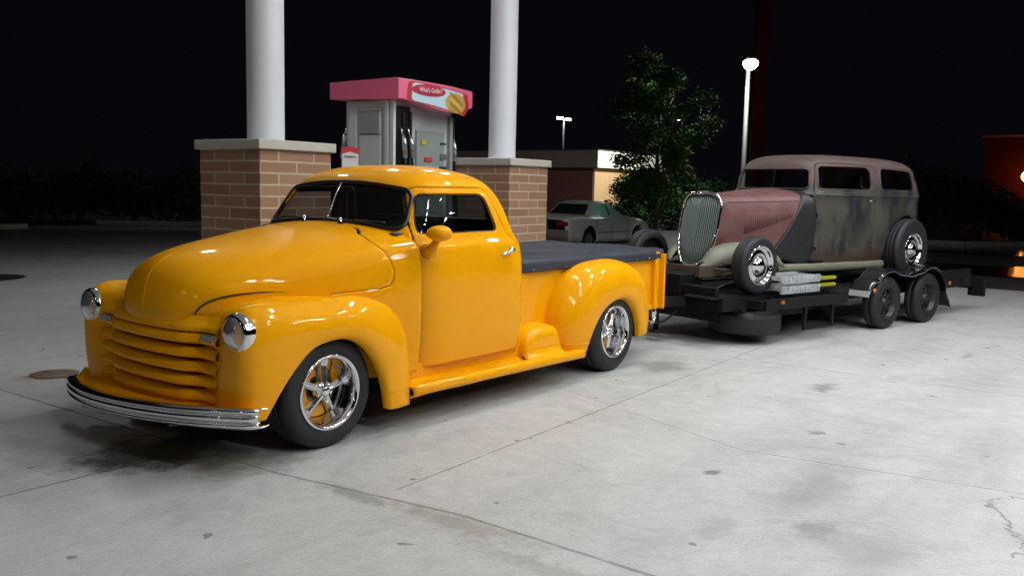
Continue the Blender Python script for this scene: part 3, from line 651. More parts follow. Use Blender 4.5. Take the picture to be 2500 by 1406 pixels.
def is_conc(c): return -30 < c[0] < 13.2 and -40 < c[1] < 24
go = obj('ground', gv, [asph, gm], None, smooth=True, kind='structure')
for p, c in zip(go.data.polygons, cen): p.material_index = 1 if is_conc(c) else 0
# kerbs and grass strips
def kerb(pts, name='kerb'):
    m = MB()
    for a, b in zip(pts[:-1], pts[1:]): m.add(bar((a[0],a[1],gz(*a)+.06), (b[0],b[1],gz(*b)+.06), .18, .17))
    return obj(name, m.vf, mat('kerb_concrete',(.30,.29,.27),.7, noise=(4,.3,(.20,.19,.17))), None, smooth=False, kind='structure')
kerb([(2,22.0),(8.4,22.2)]); kerb([(11.2,23.6),(14.0,21.0),(18,18.8),(26,15.5),(30,10)]); kerb([(26.6,3.0),(26.8,1.2),(29.5,-1.2),(34,-6)])
# canopy, columns and brick piers
def brick_mat():
    m = bpy.data.materials.new('pier_brick'); m.use_nodes = True; nt = m.node_tree; b = nt.nodes['Principled BSDF']; L = nt.links.new
    uv = nt.nodes.new('ShaderNodeUVMap'); br = nt.nodes.new('ShaderNodeTexBrick')
    br.inputs['Scale'].default_value = 1; br.inputs['Brick Width'].default_value = .408; br.inputs['Row Height'].default_value = .1004; br.inputs['Mortar Size'].default_value = .009; br.inputs['Mortar Smooth'].default_value = .2; br.offset = .5
    br.inputs['Color1'].default_value = (.46,.265,.165,1); br.inputs['Color2'].default_value = (.35,.19,.115,1); br.inputs['Mortar'].default_value = (.68,.53,.38,1); br.inputs['Bias'].default_value = -.1
    L(uv.outputs[0], br.inputs['Vector']); n = nt.nodes.new('ShaderNodeTexNoise'); n.inputs['Scale'].default_value = 30; n.inputs['Detail'].default_value = 5; L(uv.outputs[0], n.inputs['Vector'])
    mx = nt.nodes.new('ShaderNodeMix'); mx.data_type = 'RGBA'; mx.blend_type = 'MULTIPLY'; mx.inputs[0].default_value = .35; L(br.outputs['Color'], mx.inputs[6]); L(n.outputs['Color'], mx.inputs[7]); L(mx.outputs[2], b.inputs['Base Color'])
    b.inputs['Roughness'].default_value = .8; bp = nt.nodes.new('ShaderNodeBump'); bp.inputs['Strength'].default_value = .5; bp.inputs['Distance'].default_value = .006; bp.invert = True; L(br.outputs['Fac'], bp.inputs['Height']); L(bp.outputs[0], b.inputs['Normal'])
    return m
BR = brick_mat(); CAPM = mat('cast_stone', (.50,.47,.41), .75, noise=(6,.25,(.58,.55,.49)), bump=(40,.3,.002)); COLM = mat('column_paint', (.80,.82,.88), .38, noise=(1.5,.3,(.74,.77,.82)))
PY = .0532; pc, ps = math.cos(PY), math.sin(PY); LB = .408
def pier(ox, oy, ztop, label):
    t = empty('brick_pier', (ox,oy,0), PY, label, 'pillar', 'canopy piers')
    n = 2*LB; zt = ztop+.1004*1.0+.0
    V, Fc = box((LB,LB,zt/2),(n,n,zt)); o = obj('brickwork', (V, Fc), BR, t, smooth=False)
    uvl = o.data.uv_layers.new(name='UVMap')
    for p in o.data.polygons:
        for li in p.loop_indices:
            v = o.data.vertices[o.data.loops[li].vertex_index].co
            u = v.x if abs(p.normal.y) > .5 else v.y
            uvl.data[li].uv = (u+(LB/2 if 0 else 0)+4.08, v.z-ztop+20*.1004)
    obj('pier_cap', box((LB,LB,zt+.042),(n+.075,n+.075,.084)), CAPM, t, smooth=False, bevel=.008)
    obj('column', lathe([(.166,zt+.08),(.166,5.40)], 48, 'z', (LB,LB,0)), COLM, t)
    obj('base_collar', lathe([(.168,zt+.084),(.176,zt+.084),(.176,zt+.10),(.168,zt+.104)], 48, 'z', (LB,LB,0)), COLM, t)
    return t
pier(1.4774,1.8428,1.6521,'brick pier under the nearer white column, behind the pickup hood')
pier(5.0047,1.9029,1.6294,'brick pier under the farther white column, behind the pickup cab and bed')
isl = obj('pump_island', MB().add(prism(roundpoly([(.9,1.62),(7.6,1.95),(7.55,3.3),(.85,2.95)], .3), 0, .13, 'z')).vf, mat('island_concrete',(.35,.34,.32),.7), None, smooth=False, kind='structure')
# canopy with recessed square lamps
can = empty('station_canopy', (0,0,5.3), PY, 'flat white fuel station canopy overhead with square recessed lamps', 'canopy')
obj('canopy_deck', MB().add(box((3.1,-3.2,.45),(14.6,19.0,.75))).vf, mat('canopy_white',(.55,.55,.56),.5), can, smooth=False)
lampm = mat('canopy_lamp_lens', (.9,.9,.9), .4, emis=(.97,1.0,1.0), es=LAMP_W)
hous = mat('lamp_housing', (.75,.75,.75), .4)
def canopy_lamp(lx, ly, first=[]):
    if first:
        c = copy_tree(first[0], can); c.location = (lx,ly,.06); return
    t = empty('canopy_lamp', (lx,ly,.06), 0, parent=can); first.append(t)
    obj('lamp_lens', box((0,0,-.012),(.30,.30,.02)), lampm, t, smooth=False)
    obj('lamp_frame', MB().add(box((0,.20,-.01),(.46,.04,.05))).add(box((0,-.20,-.01),(.46,.04,.05))).add(box((.20,0,-.01),(.04,.36,.05))).add(box((-.20,0,-.01),(.04,.36,.05))).vf, hous, t, smooth=False)
for lx, ly in LAMPS: canopy_lamp(lx, ly)
# ------------------------------------------------------------------ the old sedan on the trailer (frame: x back from its front axle, z above the deck)
TO = (5.31,-.384); TR = R(-14); DZ = .48
def patina():
    m = bpy.data.materials.new('body_patina'); m.use_nodes = True; nt = m.node_tree; b = nt.nodes['Principled BSDF']; L = nt.links.new
    tc = nt.nodes.new('ShaderNodeTexCoord'); mp = nt.nodes.new('ShaderNodeMapping'); mp.inputs['Scale'].default_value = (2.2,2.2,.8); L(tc.outputs['Object'], mp.inputs[0])
    n = nt.nodes.new('ShaderNodeTexNoise'); n.inputs['Scale'].default_value = 2.2; n.inputs['Detail'].default_value = 8; n.inputs['Roughness'].default_value = .65; L(mp.outputs[0], n.inputs['Vector'])
    r = nt.nodes.new('ShaderNodeValToRGB'); e = r.color_ramp.elements; e[0].position = .41; e[0].color = (.012,.014,.021,1); e[1].position = .50; e[1].color = (.040,.040,.034,1)
    q = e.new(.57); q.color = (.068,.062,.052,1); L(n.outputs['Fac'], r.inputs['Fac'])
    sp = nt.nodes.new('ShaderNodeSeparateXYZ'); L(tc.outputs['Object'], sp.inputs[0])
    n2 = nt.nodes.new('ShaderNodeTexNoise'); n2.inputs['Scale'].default_value = 4; n2.inputs['Detail'].default_value = 6; L(tc.outputs['Object'], n2.inputs['Vector'])
    def mr(src, a, bb, add):
        ad = nt.nodes.new('ShaderNodeMath'); ad.operation = 'MULTIPLY_ADD'; ad.inputs[1].default_value = add; L(n2.outputs['Fac'], ad.inputs[0]); L(src, ad.inputs[2])
        k = nt.nodes.new('ShaderNodeMapRange'); k.inputs[1].default_value = a; k.inputs[2].default_value = bb; L(ad.outputs[0], k.inputs[0]); return k.outputs[0]
    def mix(f, a, bb):
        x = nt.nodes.new('ShaderNodeMix'); x.data_type = 'RGBA'; L(f, x.inputs[0]); L(a, x.inputs[6]); x.inputs[7].default_value = (*bb,1); return x.outputs[2]
    c = mix(mr(sp.outputs[2], .62, .36, .35), r.outputs['Color'], (.09,.036,.02))
    c = mix(mr(sp.outputs[2], 1.12, 1.26, .2), c, (.10,.068,.064))
    L(c, b.inputs['Base Color']); b.inputs['Roughness'].default_value = .5; b.inputs['Specular IOR Level'].default_value = .4
    nf = nt.nodes.new('ShaderNodeTexNoise'); nf.inputs['Scale'].default_value = 26; nf.inputs['Detail'].default_value = 8; nf.inputs['Roughness'].default_value = .75; L(tc.outputs['Object'], nf.inputs['Vector'])
    rf = nt.nodes.new('ShaderNodeValToRGB'); rf.color_ramp.elements[0].position = .56; rf.color_ramp.elements[1].position = .66; rf.color_ramp.elements[1].color = (.75,.75,.75,1); L(nf.outputs['Fac'], rf.inputs['Fac']); rust = mix(rf.outputs['Color'], c, (.10,.040,.020)); L(rust, b.inputs['Base Color'])
    return m
PAT = patina()
PRM = mat('red_primer', (.130,.034,.034), .5, noise=(5,.14,(.15,.080,.075)))
COWL = mat('black_primer', (.008,.008,.010), .45, noise=(3,.2,(.015,.014,.016)))
CRM = mat('cream_primer', (.20,.20,.14), .5, noise=(4,.25,(.14,.14,.10)))
RST = mat('rusty_steel', (.055,.040,.030), .7, noise=(8,.25,(.12,.08,.055)))
BSTL = mat('black_steel', (.004,.004,.005), .5, spec=.25, noise=(5,.25,(.010,.009,.010)))
car = empty('vintage_sedan', (TO[0],TO[1],DZ), TR, 'stripped 1930s two door sedan in red primer and rusty patina, riding on the trailer', 'vintage car')
def wfac(x, z): return np.interp(x, [.9,1.22,1.7,2.2,2.9,3.5], [.80,.845,.935,1.0,1.0,.93])
SL = [(.20,.60,1.12,3.50,9,5),(.32,.64,1.12,3.54,9,5),(.55,.668,1.12,3.57,9,5),(.80,.680,1.12,3.58,9,5),(.95,.682,1.13,3.58,9,5),(.985,.690,1.15,3.588,9,5),(1.02,.680,1.18,3.58,9,5),(1.12,.662,1.20,3.565,8,4.6),(1.24,.638,1.225,3.53,7,4.2),
 (1.31,.615,1.248,3.49,6,4.2),(1.36,.575,1.285,3.42,5.4,3.9),(1.395,.515,1.35,3.31,4.8,3.6),(1.422,.415,1.48,3.08,4.2,3.2),(1.437,.26,1.72,2.82,3.4,2.8),(1.442,.01,2.2,2.3,2,2)]
c0 = ring_shell(SL, 110, 170, xm=2.3, vee=.0, wf=wfac)
w1 = roundpoly([(1.29,1.045),(2.16,1.045),(2.14,1.305),(1.33,1.300)], [.05,.09,.09,.07]); w2 = roundpoly([(2.33,1.045),(3.17,1.055),(3.11,1.285),(2.34,1.305)], [.09,.10,.11,.08])
wf_ = roundpoly([(-.475,1.045),(.475,1.045),(.44,1.265),(-.44,1.265)], .06); wr = roundpoly([(-.30,1.08),(.30,1.08),(.28,1.26),(-.28,1.26)], .06)
arch = [(2.53+.0,.0)]+[(2.985+.47*math.cos(a), .33+.435*math.sin(a)) for a in np.linspace(PI, 0.25, 24)]+[(4,.50),(4,0)]
sh = c0
sh = trim(sh, wf_, 'x', 'out', lambda c: c[0] < 1.6); sh = trim(sh, wr, 'x', 'out', lambda c: c[0] > 3.0)
sh = trim(sh, arch, 'y', 'out')
for wpoly in (w1, w2): sh = trim(sh, wpoly, 'y', 'out', lambda c: abs(c[1]) > .25)
V_, F_ = sh; F_ = [f for f in F_ if not (np.mean([V_[i][0] for i in f]) < 1.225 and np.mean([V_[i][2] for i in f]) < .985)]
sdoor = roundpoly([(1.245,.225),(2.235,.225),(2.245,1.0),(2.235,1.325),(1.32,1.335),(1.235,1.0)], [.02,.04,.1,.08,.08,.05])
sh = (V_, F_)
b_ = trim(sh, sdoor, 'y', 'out', lambda c: abs(c[1]) > .25); obj('body_shell', b_, PAT, car, solid=.02)
for sg in (-1, 1):
    dv = trim(sh, inset(sdoor, .006), 'y', 'in', (lambda c: c[1] < -.25) if sg < 0 else (lambda c: c[1] > .25)); d = obj('door', dv, PAT, car, solid=.02)
    obj('door_handle', tube([(2.10,sg*.70,.93),(2.10,sg*.735,.93),(2.0,sg*.74,.93)], .009), CHRB, d)
    for z in (.42,.78): obj('hinge', tube([(1.25,sg*(.573),z-.03),(1.25,sg*(.573),z+.03)], .014), COWL, d)
bl = project(c0, [(x,.985+.0) for x in np.linspace(1.25,3.35,50)], 'y', -3, .001, 1); obj('belt_moulding', tube(bl, .010, 6), PAT, car)
for poly, nm in ((w1,'window_frame'),(w2,'window_frame')):
    for sg in (-1,1):
        pts = project(c0, dens(poly, 70), 'y', 3*sg, .0, -sg); obj(nm, tube(pts, .009, 6, True), PAT, car)
pts = project(c0, dens(wf_, 90), 'x', -2, .001, 1); obj('windshield_frame', tube(pts, .011, 6, True), PAT, car)
HS = []
for x, row in ((.03,((0,.972),(.12,.962),(.205,.92),(.240,.81),(.243,.60),(.215,.40))),(.35,((0,.99),(.17,.975),(.28,.92),(.322,.80),(.325,.60),(.31,.38))),(.7,((0,1.012),(.22,.998),(.37,.94),(.417,.82),(.42,.60),(.41,.32))),
               (1.0,((0,1.035),(.28,1.018),(.452,.955),(.500,.84),(.508,.58),(.495,.25))),(1.238,((0,1.052),(.31,1.036),(.50,.985),(.553,.88),(.566,.58),(.512,.20)))):
    HS.append([(x,-y,z) for y, z in reversed(row)]+[(x,y,z) for y, z in row[1:]])
hv = orient(grid_vf(surf(HS, 90, 90)), (.6,0,.6))
hp = [(-1,.36),(.66,.36),(.74,.43),(.88,.62),(1.02,.86),(1.09,.98),(1.10,1.2),(-1,1.2)]
obj('hood', trim(hv, hp, 'y', 'in'), PRM, car, solid=.012)
obj('cowl', trim(hv, [(.67,.0),(.67,.36)]+[(a+.008,b) for a,b in hp[2:7]]+[(3,1.2),(3,0)], 'y', 'in'), COWL, car, solid=.012)
for sg in (-1,1):
    lv = MB()
    for k in range(24):
        x = .34+k*.0255; zt = .80-.0*(k); zb = .56+.008*k
        p = project(hv, [(x,zb),(x,(zb+zt)/2),(x,zt)], 'y', 3*sg, .002, -sg)
        if len(p) == 3: lv.add(tube(p, .006, 6))
    obj('hood_louvers', lv.vf, PRM, car)
    p = project(hv, [(x,.885+.03*x) for x in np.linspace(.05,1.03,20)], 'y', 3*sg, .001, -sg); obj('hood_hinge', tube(p, .006, 6), mat('primer_shadowline',(.10,.03,.03),.6), car)
# grille shell, raked and pointed
half = [(0,.985),(.10,.978),(.185,.955),(.235,.895),(.248,.78),(.246,.63),(.228,.46),(.180,.325),(.095,.245),(0,.218)]
def gx(y, z): return -.125+(z-.24)*.20+abs(y)*.20
prof_ = curve([(y,z) for y,z in half], 60); loop = [(gx(y,z)-.01,-y,z) for y,z in prof_]+[(gx(y,z)-.01,y,z) for y,z in prof_[::-1][1:-1]]
shell_ = obj('grille_shell', tube(loop, .017, 10, True), CHR, car)
G = []
for s in np.linspace(0,1,6):
    G.append([(x+s*.12, y*(1+.05*s), .62+(z-.62)*(1+.0*s)) for x,y,z in loop])
obj('grille_surround', orient(grid_vf(np.array(G).transpose(1,0,2), wrap=True), (.05,0,.6)), PRM, car, solid=.006)
obj('shell_cap', xf(lathe([(0,.034),(.05,.030),(.085,.016),(.09,-.012)], 24, 'z'), lambda x,y,z: (.045+x*.55, y*1.15, .975+z)), CHR, car)
sl = MB(); yy = np.linspace(-.228,.228,21); hy = np.array([p[0] for p in prof_]); hz = np.array([p[1] for p in prof_])
for y in yy:
    kk = np.where(hy >= abs(y)-1e-6)[0]
    if len(kk) < 2: continue
    z0, z1 = hz[kk].min(), hz[kk].max(); sl.add(tube([(gx(y,z)+.005, y, z) for z in np.linspace(z0,z1,6)], .0062, 6))
obj('grille_slats', sl.vf, mat('grille_green',(.30,.37,.34),.35,.5), car)
V = [(gx(y,z)+.035,y,z) for _,y,z in loop]; V.append((.06,0,.6)); n = len(loop)
obj('grille_screen', orient((V,[(i,(i+1)%n,n) for i in range(n)]), (.5,0,.6)), mat('grille_dark_green',(.03,.05,.047),.6), car, smooth=False)
# cream aprons and horns, sill
for sg in (-1,1):
    A = []
    for x, yi, zi, yo, zo, yb, zb in ((-.20,.20,.27,.26,.25,.28,.22),(-.10,.20,.38,.32,.35,.36,.24),(.05,.22,.45,.36,.43,.42,.27),(.25,.27,.47,.40,.47,.46,.31),(.45,.32,.44,.43,.44,.48,.30),(.62,.36,.38,.45,.36,.50,.26),(.78,.40,.32,.48,.28,.53,.20)):
        A.append([(x,sg*yi,zi),(x,sg*(yi*.5+yo*.5),zi+.012),(x,sg*yo,zo),(x+.005,sg*yb,(zo+zb)/2),(x+.01,sg*(yb-.01),zb)])
    obj('apron', orient(grid_vf(surf(A, 50, 24)), (.3,0,.1)), CRM, car, solid=.008)
    obj('frame_horn', tube(curve([(-.20,sg*.25,.24),(-.27,sg*.27,.20),(-.29,sg*.28,.155),(-.26,sg*.285,.13)], 10), [.035,.035,.034,.033,.032,.03,.028,.026,.024,.02], 10), CRM, car)
    S = [[(x,sg*(yy_-.06),.245),(x,sg*yy_,.235),(x,sg*(yy_+.012),.205),(x,sg*yy_,.165),(x,sg*(yy_-.05),.150)] for x, yy_ in ((.70,.50),(.95,.53),(1.3,.57),(1.8,.61),(2.3,.63),(2.56,.63))]
    obj('sill', orient(grid_vf(surf(S, 40, 12)), (1.5,0,.2)), CRM, car)
fr = MB()
for sg in (-1,1): fr.add(bar((-.35,sg*.30,.20),(3.6,sg*.40,.18),.05,.11))
fr.add(bar((-.25,-.30,.2),(-.25,.30,.2),.05,.08)).add(bar((1.2,-.4,.16),(1.2,.4,.16),.06,.08)).add(bar((3.3,-.4,.2),(3.3,.4,.2),.06,.08))
obj('chassis_frame', fr.vf, RST, car, smooth=False)
obj('front_axle', MB().add(tube(curve([(0,-.62,.28),(0,-.45,.17),(0,-.2,.15),(0,.2,.15),(0,.45,.17),(0,.62,.28)], 20), .028, 8)).add(tube([(-.12,-.56,.22),(-.12,.56,.22)], .012)).add(tube([(-.22,-.50,.30),(.06,-.58,.26)], .013)).vf, RST, car)
obj('rear_axle', MB().add(tube([(2.93,-.62,.36),(2.93,.62,.36)], .045, 10)).add(lathe([(0,-.14),(.14,-.10),(.15,.1),(0,.14)],16,'x',(2.93,0,.36))).vf, RST, car)
obj('radiator', box((.12,0,.60),(.06,.40,.60)), BSTL, car, smooth=False)
obj('cabin_floor', MB().add(box((2.3,0,.26),(2.2,1.10,.03))).add(box((1.26,0,.60),(.02,1.0,.72))).vf, BSTL, car, smooth=False)
def old_wheel(parent, loc, rt_, rr, wd, flip=False):
    wh = empty('wheel', loc, PI if flip else 0, parent=parent); g = rt_-rr
    ty = [(rr-.005,.014),(rr+.010,.003),(rr+g*.35,-.003),(rr+g*.7,.0),(rr+g*.9,.014),(rt_,.036)]
    for k in range(4): t0 = .04+(wd-.08)*k/4; ty += [(rt_,t0+.004),(rt_,t0+(wd-.08)*.2),(rt_-.006,t0+(wd-.08)*.215),(rt_-.006,t0+(wd-.08)*.245)]
    ty += [(rt_,wd-.036),(rr+g*.8,wd-.005),(rr,wd)]
    obj('tyre', lathe(ty, 56), RUB, wh)
    obj('rim', lathe([(rr-.012,.03),(rr,.010),(rr+.004,.0),(rr-.004,-.004),(rr-.016,.004),(rr-.020,.02),(rr-.032,.035),(rr-.045,.030),(rr-.07,.022),(.095,.03)], 56), CHR, wh)
    obj('hub_cap', lathe([(0,-.012),(.03,-.011),(.055,-.004),(.072,.010),(.080,.026),(.088,.034),(.10,.032)], 44), CHR, wh)
    obj('wheel_back', lathe([(0,.10),(rr-.01,.10)], 32), DARK, wh)
old_wheel(car, (0,-.80,.285), .285, .195, .16); old_wheel(car, (0,.80,.285), .285, .195, .16, True)
old_wheel(car, (2.93,-.80,.365), .365, .195, .25); old_wheel(car, (2.93,.80,.365), .365, .195, .25, True)

# ------------------------------------------------------------------ trailer
trl = empty('car_trailer', (TO[0],TO[1],0), TR, 'black open tandem axle car trailer hitched behind the pickup', 'trailer')
for sg in (-1,1):
    obj('side_rail', MB().add(bar((-.55,sg*.76,.405),(4.45,sg*.76,.405),.06,.12)).vf, BSTL, trl, smooth=False)
    obj('runner', box((1.85,sg*.60,.470),(5.1,.34,.018)), BSTL, trl, smooth=False)
    obj('tongue_beam', bar((-1.10,sg*.03,.40),(.2,sg*.62,.38),.06,.10), BSTL, trl, smooth=False)
    # twin arched fender
    arcp = [(1.62,.38),(1.64,.45),(1.72,.55)]+[(2.07+.37*math.cos(a),.30+.37*math.sin(a)) for a in np.linspace(R(132),R(62),12)]+[(2.52,.595)]+[(2.97+.37*math.cos(a),.30+.38*math.sin(a)) for a in np.linspace(R(118),R(8),16)]+[(3.43,.24),(3.47,.16)]
    arcp = dens(arcp, 90, closed=False); G = []
    for x, z in arcp: G.append([(x,sg*.775,z),(x,sg*.90,z+.003),(x,sg*1.00,z),(x,sg*1.022,z-.012),(x,sg*1.024,z-.035)])
    f = obj('fender', orient(grid_vf(surf(G, 120, 14)), (2.5,sg*.9,.1)), mat('trailer_fender_black',(.008,.008,.012),.15,0,1), trl, solid=.004)
    obj('fender_trim', box((1.612,sg*.90,.415),(.014,.25,.065), ry=R(12)), mat('fender_step_bright',(.85,.85,.88),.3,.6), trl, smooth=False)
    for x in (2.07, 2.97):
        wh = empty('wheel', (x,sg*1.0,.292), 0 if sg < 0 else PI, parent=trl)
        ty = [(.185,.012),(.20,.002),(.235,-.004),(.262,.004),(.280,.02),(.292,.035),(.292,.075),(.286,.078),(.286,.085),(.292,.088),(.292,.125),(.280,.155),(.24,.175),(.19,.17)]
        obj('tyre', lathe(ty, 48), RUB, wh)
        rb = MB().add(lathe([(.188,.014),(.182,.004),(.172,.012),(.165,.04),(.150,.06)], 40)).add(lathe([(0,.02),(.035,.022),(.045,.035),(.05,.055),(.075,.058)], 24))
        for k in range(8):
            a = 2*PI*k/8; c_, s_ = math.cos(a), math.sin(a)
            rb.add(([(r*c_-u*s_, y, r*s_+u*c_) for r, u, y in ((.07,-.028,.055),(.07,.028,.055),(.16,.040,.055),(.16,-.040,.055),(.11,-.022,.042),(.11,.022,.042))], [(0,1,5,4),(4,5,2,3)]))
        obj('rim', rb.vf, mat('dark_wheel',(.035,.033,.033),.4,.5), wh); obj('wheel_back', lathe([(0,.075),(.18,.075)], 24), DARK, wh)
for x in (-.5,.35,1.2,2.5,3.6,4.35): obj('cross_member', box((x,0,.385),(.06,1.46,.08)), BSTL, trl, smooth=False)
obj('deck_shade_plate', box((1.95,0,.452),(5.0,1.46,.014)), mat('deck_black',(.012,.012,.012),.6), trl, smooth=False)  # plate added across the deck to keep the ground below dark
obj('toolbox', box((.35,0,.30),(1.4,1.2,.20)), BSTL, trl, smooth=False)
obj('coupler', MB().add(box((-1.12,0,.43),(.30,.09,.08))).add(lathe([(0,.05),(.045,.04),(.055,0),(.05,-.05)],16,'z',(-1.23,0,.42))).vf, BSTL, trl)
obj('tongue_jack', MB().add(tube([(-.75,-.14,.10),(-.75,-.14,.70)], .028)).add(tube([(-.75,-.14,.70),(-.75,-.25,.70),(-.75,-.25,.62)], .012)).add(lathe([(0,.0),(.07,.0),(.07,.02),(0,.03)],16,'z',(-.75,-.14,.08))).vf, BSTL, trl)
obj('winch_box', MB().add(box((-.40,.0,.56),(.34,.55,.20))).add(bar((-.52,-.70,.52),(-.52,.70,.52),.06,.09)).vf, BSTL, trl, smooth=False, bevel=.01)
obj('step_frame', MB().add(bar((.52,-.97,.40),(.52,-.97,.13),.035,.03)).add(bar((1.0,-.97,.40),(1.0,-.97,.13),.035,.03)).add(bar((.50,-.97,.13),(1.02,-.97,.13),.03,.03)).add(bar((-.15,-.97,.40),(1.25,-.97,.40),.05,.10)).add(bar((-.15,-.78,.40),(-.15,-.97,.40),.05,.08)).add(bar((1.25,-.78,.40),(1.25,-.97,.40),.05,.08)).vf, BSTL, trl, smooth=False)
obj('marker_lamp', box((.10,-1.0,.42),(.05,.012,.03)), mat('amber_lens',(.5,.13,.02),.3), trl, smooth=False)
obj('ramp_rack', MB().add(bar((3.6,-.76,.50),(4.45,-.76,.50),.05,.13)).add(bar((3.6,.76,.50),(4.45,.76,.50),.05,.13)).add(bar((4.45,-.76,.38),(4.45,.76,.38),.06,.14)).add(bar((4.45,-.62,.36),(4.86,-.62,.33),.10,.08)).add(box((4.84,-.70,.30),(.07,.20,.24))).add(bar((4.45,.62,.36),(4.86,.62,.33),.10,.08)).add(box((4.84,.70,.30),(.07,.20,.24))).vf, BSTL, trl, smooth=False)
for sg in (-1,1):
    obj('safety_chain', tube(curve([(-1.05,sg*.10,.36),(-.95,sg*.16,.22),(-.8,sg*.22,.19),(-.62,sg*.28,.30)], 24), .010, 6), BSTL, trl)
    obj('tie_strap', bar((-.30,sg*.34,.46),(-.02,sg*.56,.62),.045,.006), mat('strap_grey',(.10,.09,.07),.7), trl, smooth=False)
    obj('ratchet', box((-.24,sg*.38,.50),(.12,.06,.05), rz=sg*.6), CHRB, trl, smooth=False, bevel=.008)
    for x in (1.72,3.40): obj('fender_lamp', lathe([(0,-.012),(.022,-.008),(.026,0)], 16, 'y', (x,sg*1.024,.45)), mat('amber_lens'), trl)
    for x in (.2,1.0,3.75,4.25): obj('stake_pocket', box((x,sg*.80,.405),(.09,.03,.09)), BSTL, trl, smooth=False, bevel=.004)
obj('wiring_loom', tube(curve([(-1.2,.05,.46),(-.9,.1,.33),(-.5,.2,.36),(0,.5,.33),(.8,.7,.34)], 40), .007, 6), BLK, trl)
obj('battery_box', box((-.62,.16,.52),(.26,.20,.18)), mat('box_plastic',(.02,.02,.02),.4), trl, smooth=False, bevel=.012)
obj('spare_bracket', bar((-.30,-.40,.36),(-.30,-.85,.34),.05,.05), BSTL, trl, smooth=False)
st = empty('loose_tyre', (TO[0],TO[1],0), TR, 'worn black tyre slung flat below the trailer deck beside the step', 'tyre')
tw = [(.205,.0),(.26,-.006),(.31,.0),(.345,.03),(.355,.07),(.35,.10),(.355,.15),(.345,.19),(.31,.22),(.26,.226),(.205,.22),(.20,.11)]
o_ = obj('tread', lathe(tw, 56, 'z', (.02,-.62,.10), closed=True), RUB, st); obj('inner_rim', lathe([(.20,.05),(.17,.06),(.15,.11),(.05,.12)], 40, 'z', (.02,-.62,.10)), BSTL, st)
rp = empty('aluminium_ramp', (TO[0],TO[1],DZ), TR, 'pair of crumpled silver aluminium loading ramps stacked behind the sedan front wheel', 'loading ramp')
for zz, nm in ((.045,0),(.145,1)):
    m = MB().add(bar((.16,-.93,zz),(.80,-.93,zz),.03,.075)).add(bar((.16,-.66,zz),(.80,-.66,zz),.03,.075))
    for k in range(9): m.add(bar((.19+k*.072,-.96,zz+.012),(.19+k*.072,-.66,zz+.012),.035,.04))
    obj('ramp_section', m.vf, mat('bright_aluminium',(.80,.82,.86),.38,.55, noise=(12,.2,(.50,.52,.56)), bump=(14,1,.03)), rp, smooth=False)
for zz, lab in ((.055,'lower yellow steel bar lying beside the silver ramps on the trailer'),(.125,'upper yellow steel bar resting above another by the silver ramps')):
    o = obj('yellow_bar', bar((0,0,0),(.34,0,0),.06,.035), mat('yellow_bar_paint',(.34,.31,.01),.55), None, smooth=False, bevel=.008)
    o.location = (TO[0]+.86*math.cos(TR)-.85*-math.sin(TR), TO[1]+.86*math.sin(TR)-.85*math.cos(TR), DZ+zz); o.rotation_euler = (0,0,TR); tag(o, lab, 'steel bar')
hp_ = obj('air_hose', tube(curve([(4.62,-.30,.50),(4.60,-.22,.72),(4.68,-.05,.82),(4.80,.12,.74),(4.86,.18,.60)], 30), .013, 8), mat('pale_hose',(.16,.155,.14),.5), None); tag(hp_, 'pale curved hose looping above the trailer tongue in front of the grille', 'hose')

# ------------------------------------------------------------------ fuel dispenser between the piers
dp = empty('fuel_dispenser', (3.30,2.05,.13), PY, 'silver fuel dispenser with pink topper sign standing between the brick piers', 'fuel pump')
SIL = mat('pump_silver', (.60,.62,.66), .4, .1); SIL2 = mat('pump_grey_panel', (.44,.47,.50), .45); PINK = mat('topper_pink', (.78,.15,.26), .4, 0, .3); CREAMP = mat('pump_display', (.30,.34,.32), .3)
H = 2.23
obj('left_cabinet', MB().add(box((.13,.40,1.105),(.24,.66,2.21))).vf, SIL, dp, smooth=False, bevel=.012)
e1 = obj('end_panel', MB().add(box((-.004,.36,1.25),(.02,.30,1.75))).add(box((-.008,.12,1.2),(.03,.05,2.0))).add(box((-.002,.62,1.2),(.02,.12,1.9))).vf, mat('pump_light_panel',(.70,.73,.77),.35,.1), dp, smooth=False, bevel=.006)
obj('display_window', box((-.010,.36,1.98),(.022,.26,.22)), CREAMP, dp, smooth=False)
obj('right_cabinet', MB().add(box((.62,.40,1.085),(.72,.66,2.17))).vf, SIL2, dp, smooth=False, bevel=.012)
obj('front_panel', MB().add(box((.60,.06,1.45),(.46,.03,.95))).add(box((.93,.05,1.1),(.05,.05,2.0))).vf, mat('pump_front_panel',(.26,.29,.28),.4), dp, smooth=False, bevel=.006)
obj('nozzle_boot', box((.135,.055,1.15),(.22,.05,2.0)), BLK, dp, smooth=False)
obj('corner_post', box((.0,.05,1.10),(.035,.05,2.2)), mat('pump_light_panel'), dp, smooth=False)
obj('price_screen', MB().add(box((.55,.040,1.62),(.12,.012,.05))).vf, mat('red_label',(.45,.06,.05),.4), dp, smooth=False)
obj('notice_sheet', MB().add(box((.60,.041,1.40),(.26,.010,.30))).vf, mat('notice_white',(.42,.45,.42),.5), dp, smooth=False)
obj('keypad', box((.80,.038,1.48),(.11,.014,.15)), mat('keypad_dark',(.03,.03,.032),.4), dp, smooth=False, bevel=.004)
obj('card_reader', box((.80,.036,1.66),(.10,.020,.06)), mat('reader_grey',(.12,.12,.13),.4), dp, smooth=False, bevel=.004)
obj('grade_button', box((.47,.036,1.80),(.07,.014,.05)), mat('grade_yellow',(.55,.42,.05),.4), dp, smooth=False)
obj('receipt_slot', box((.80,.038,1.80),(.09,.012,.02)), BLK, dp, smooth=False)
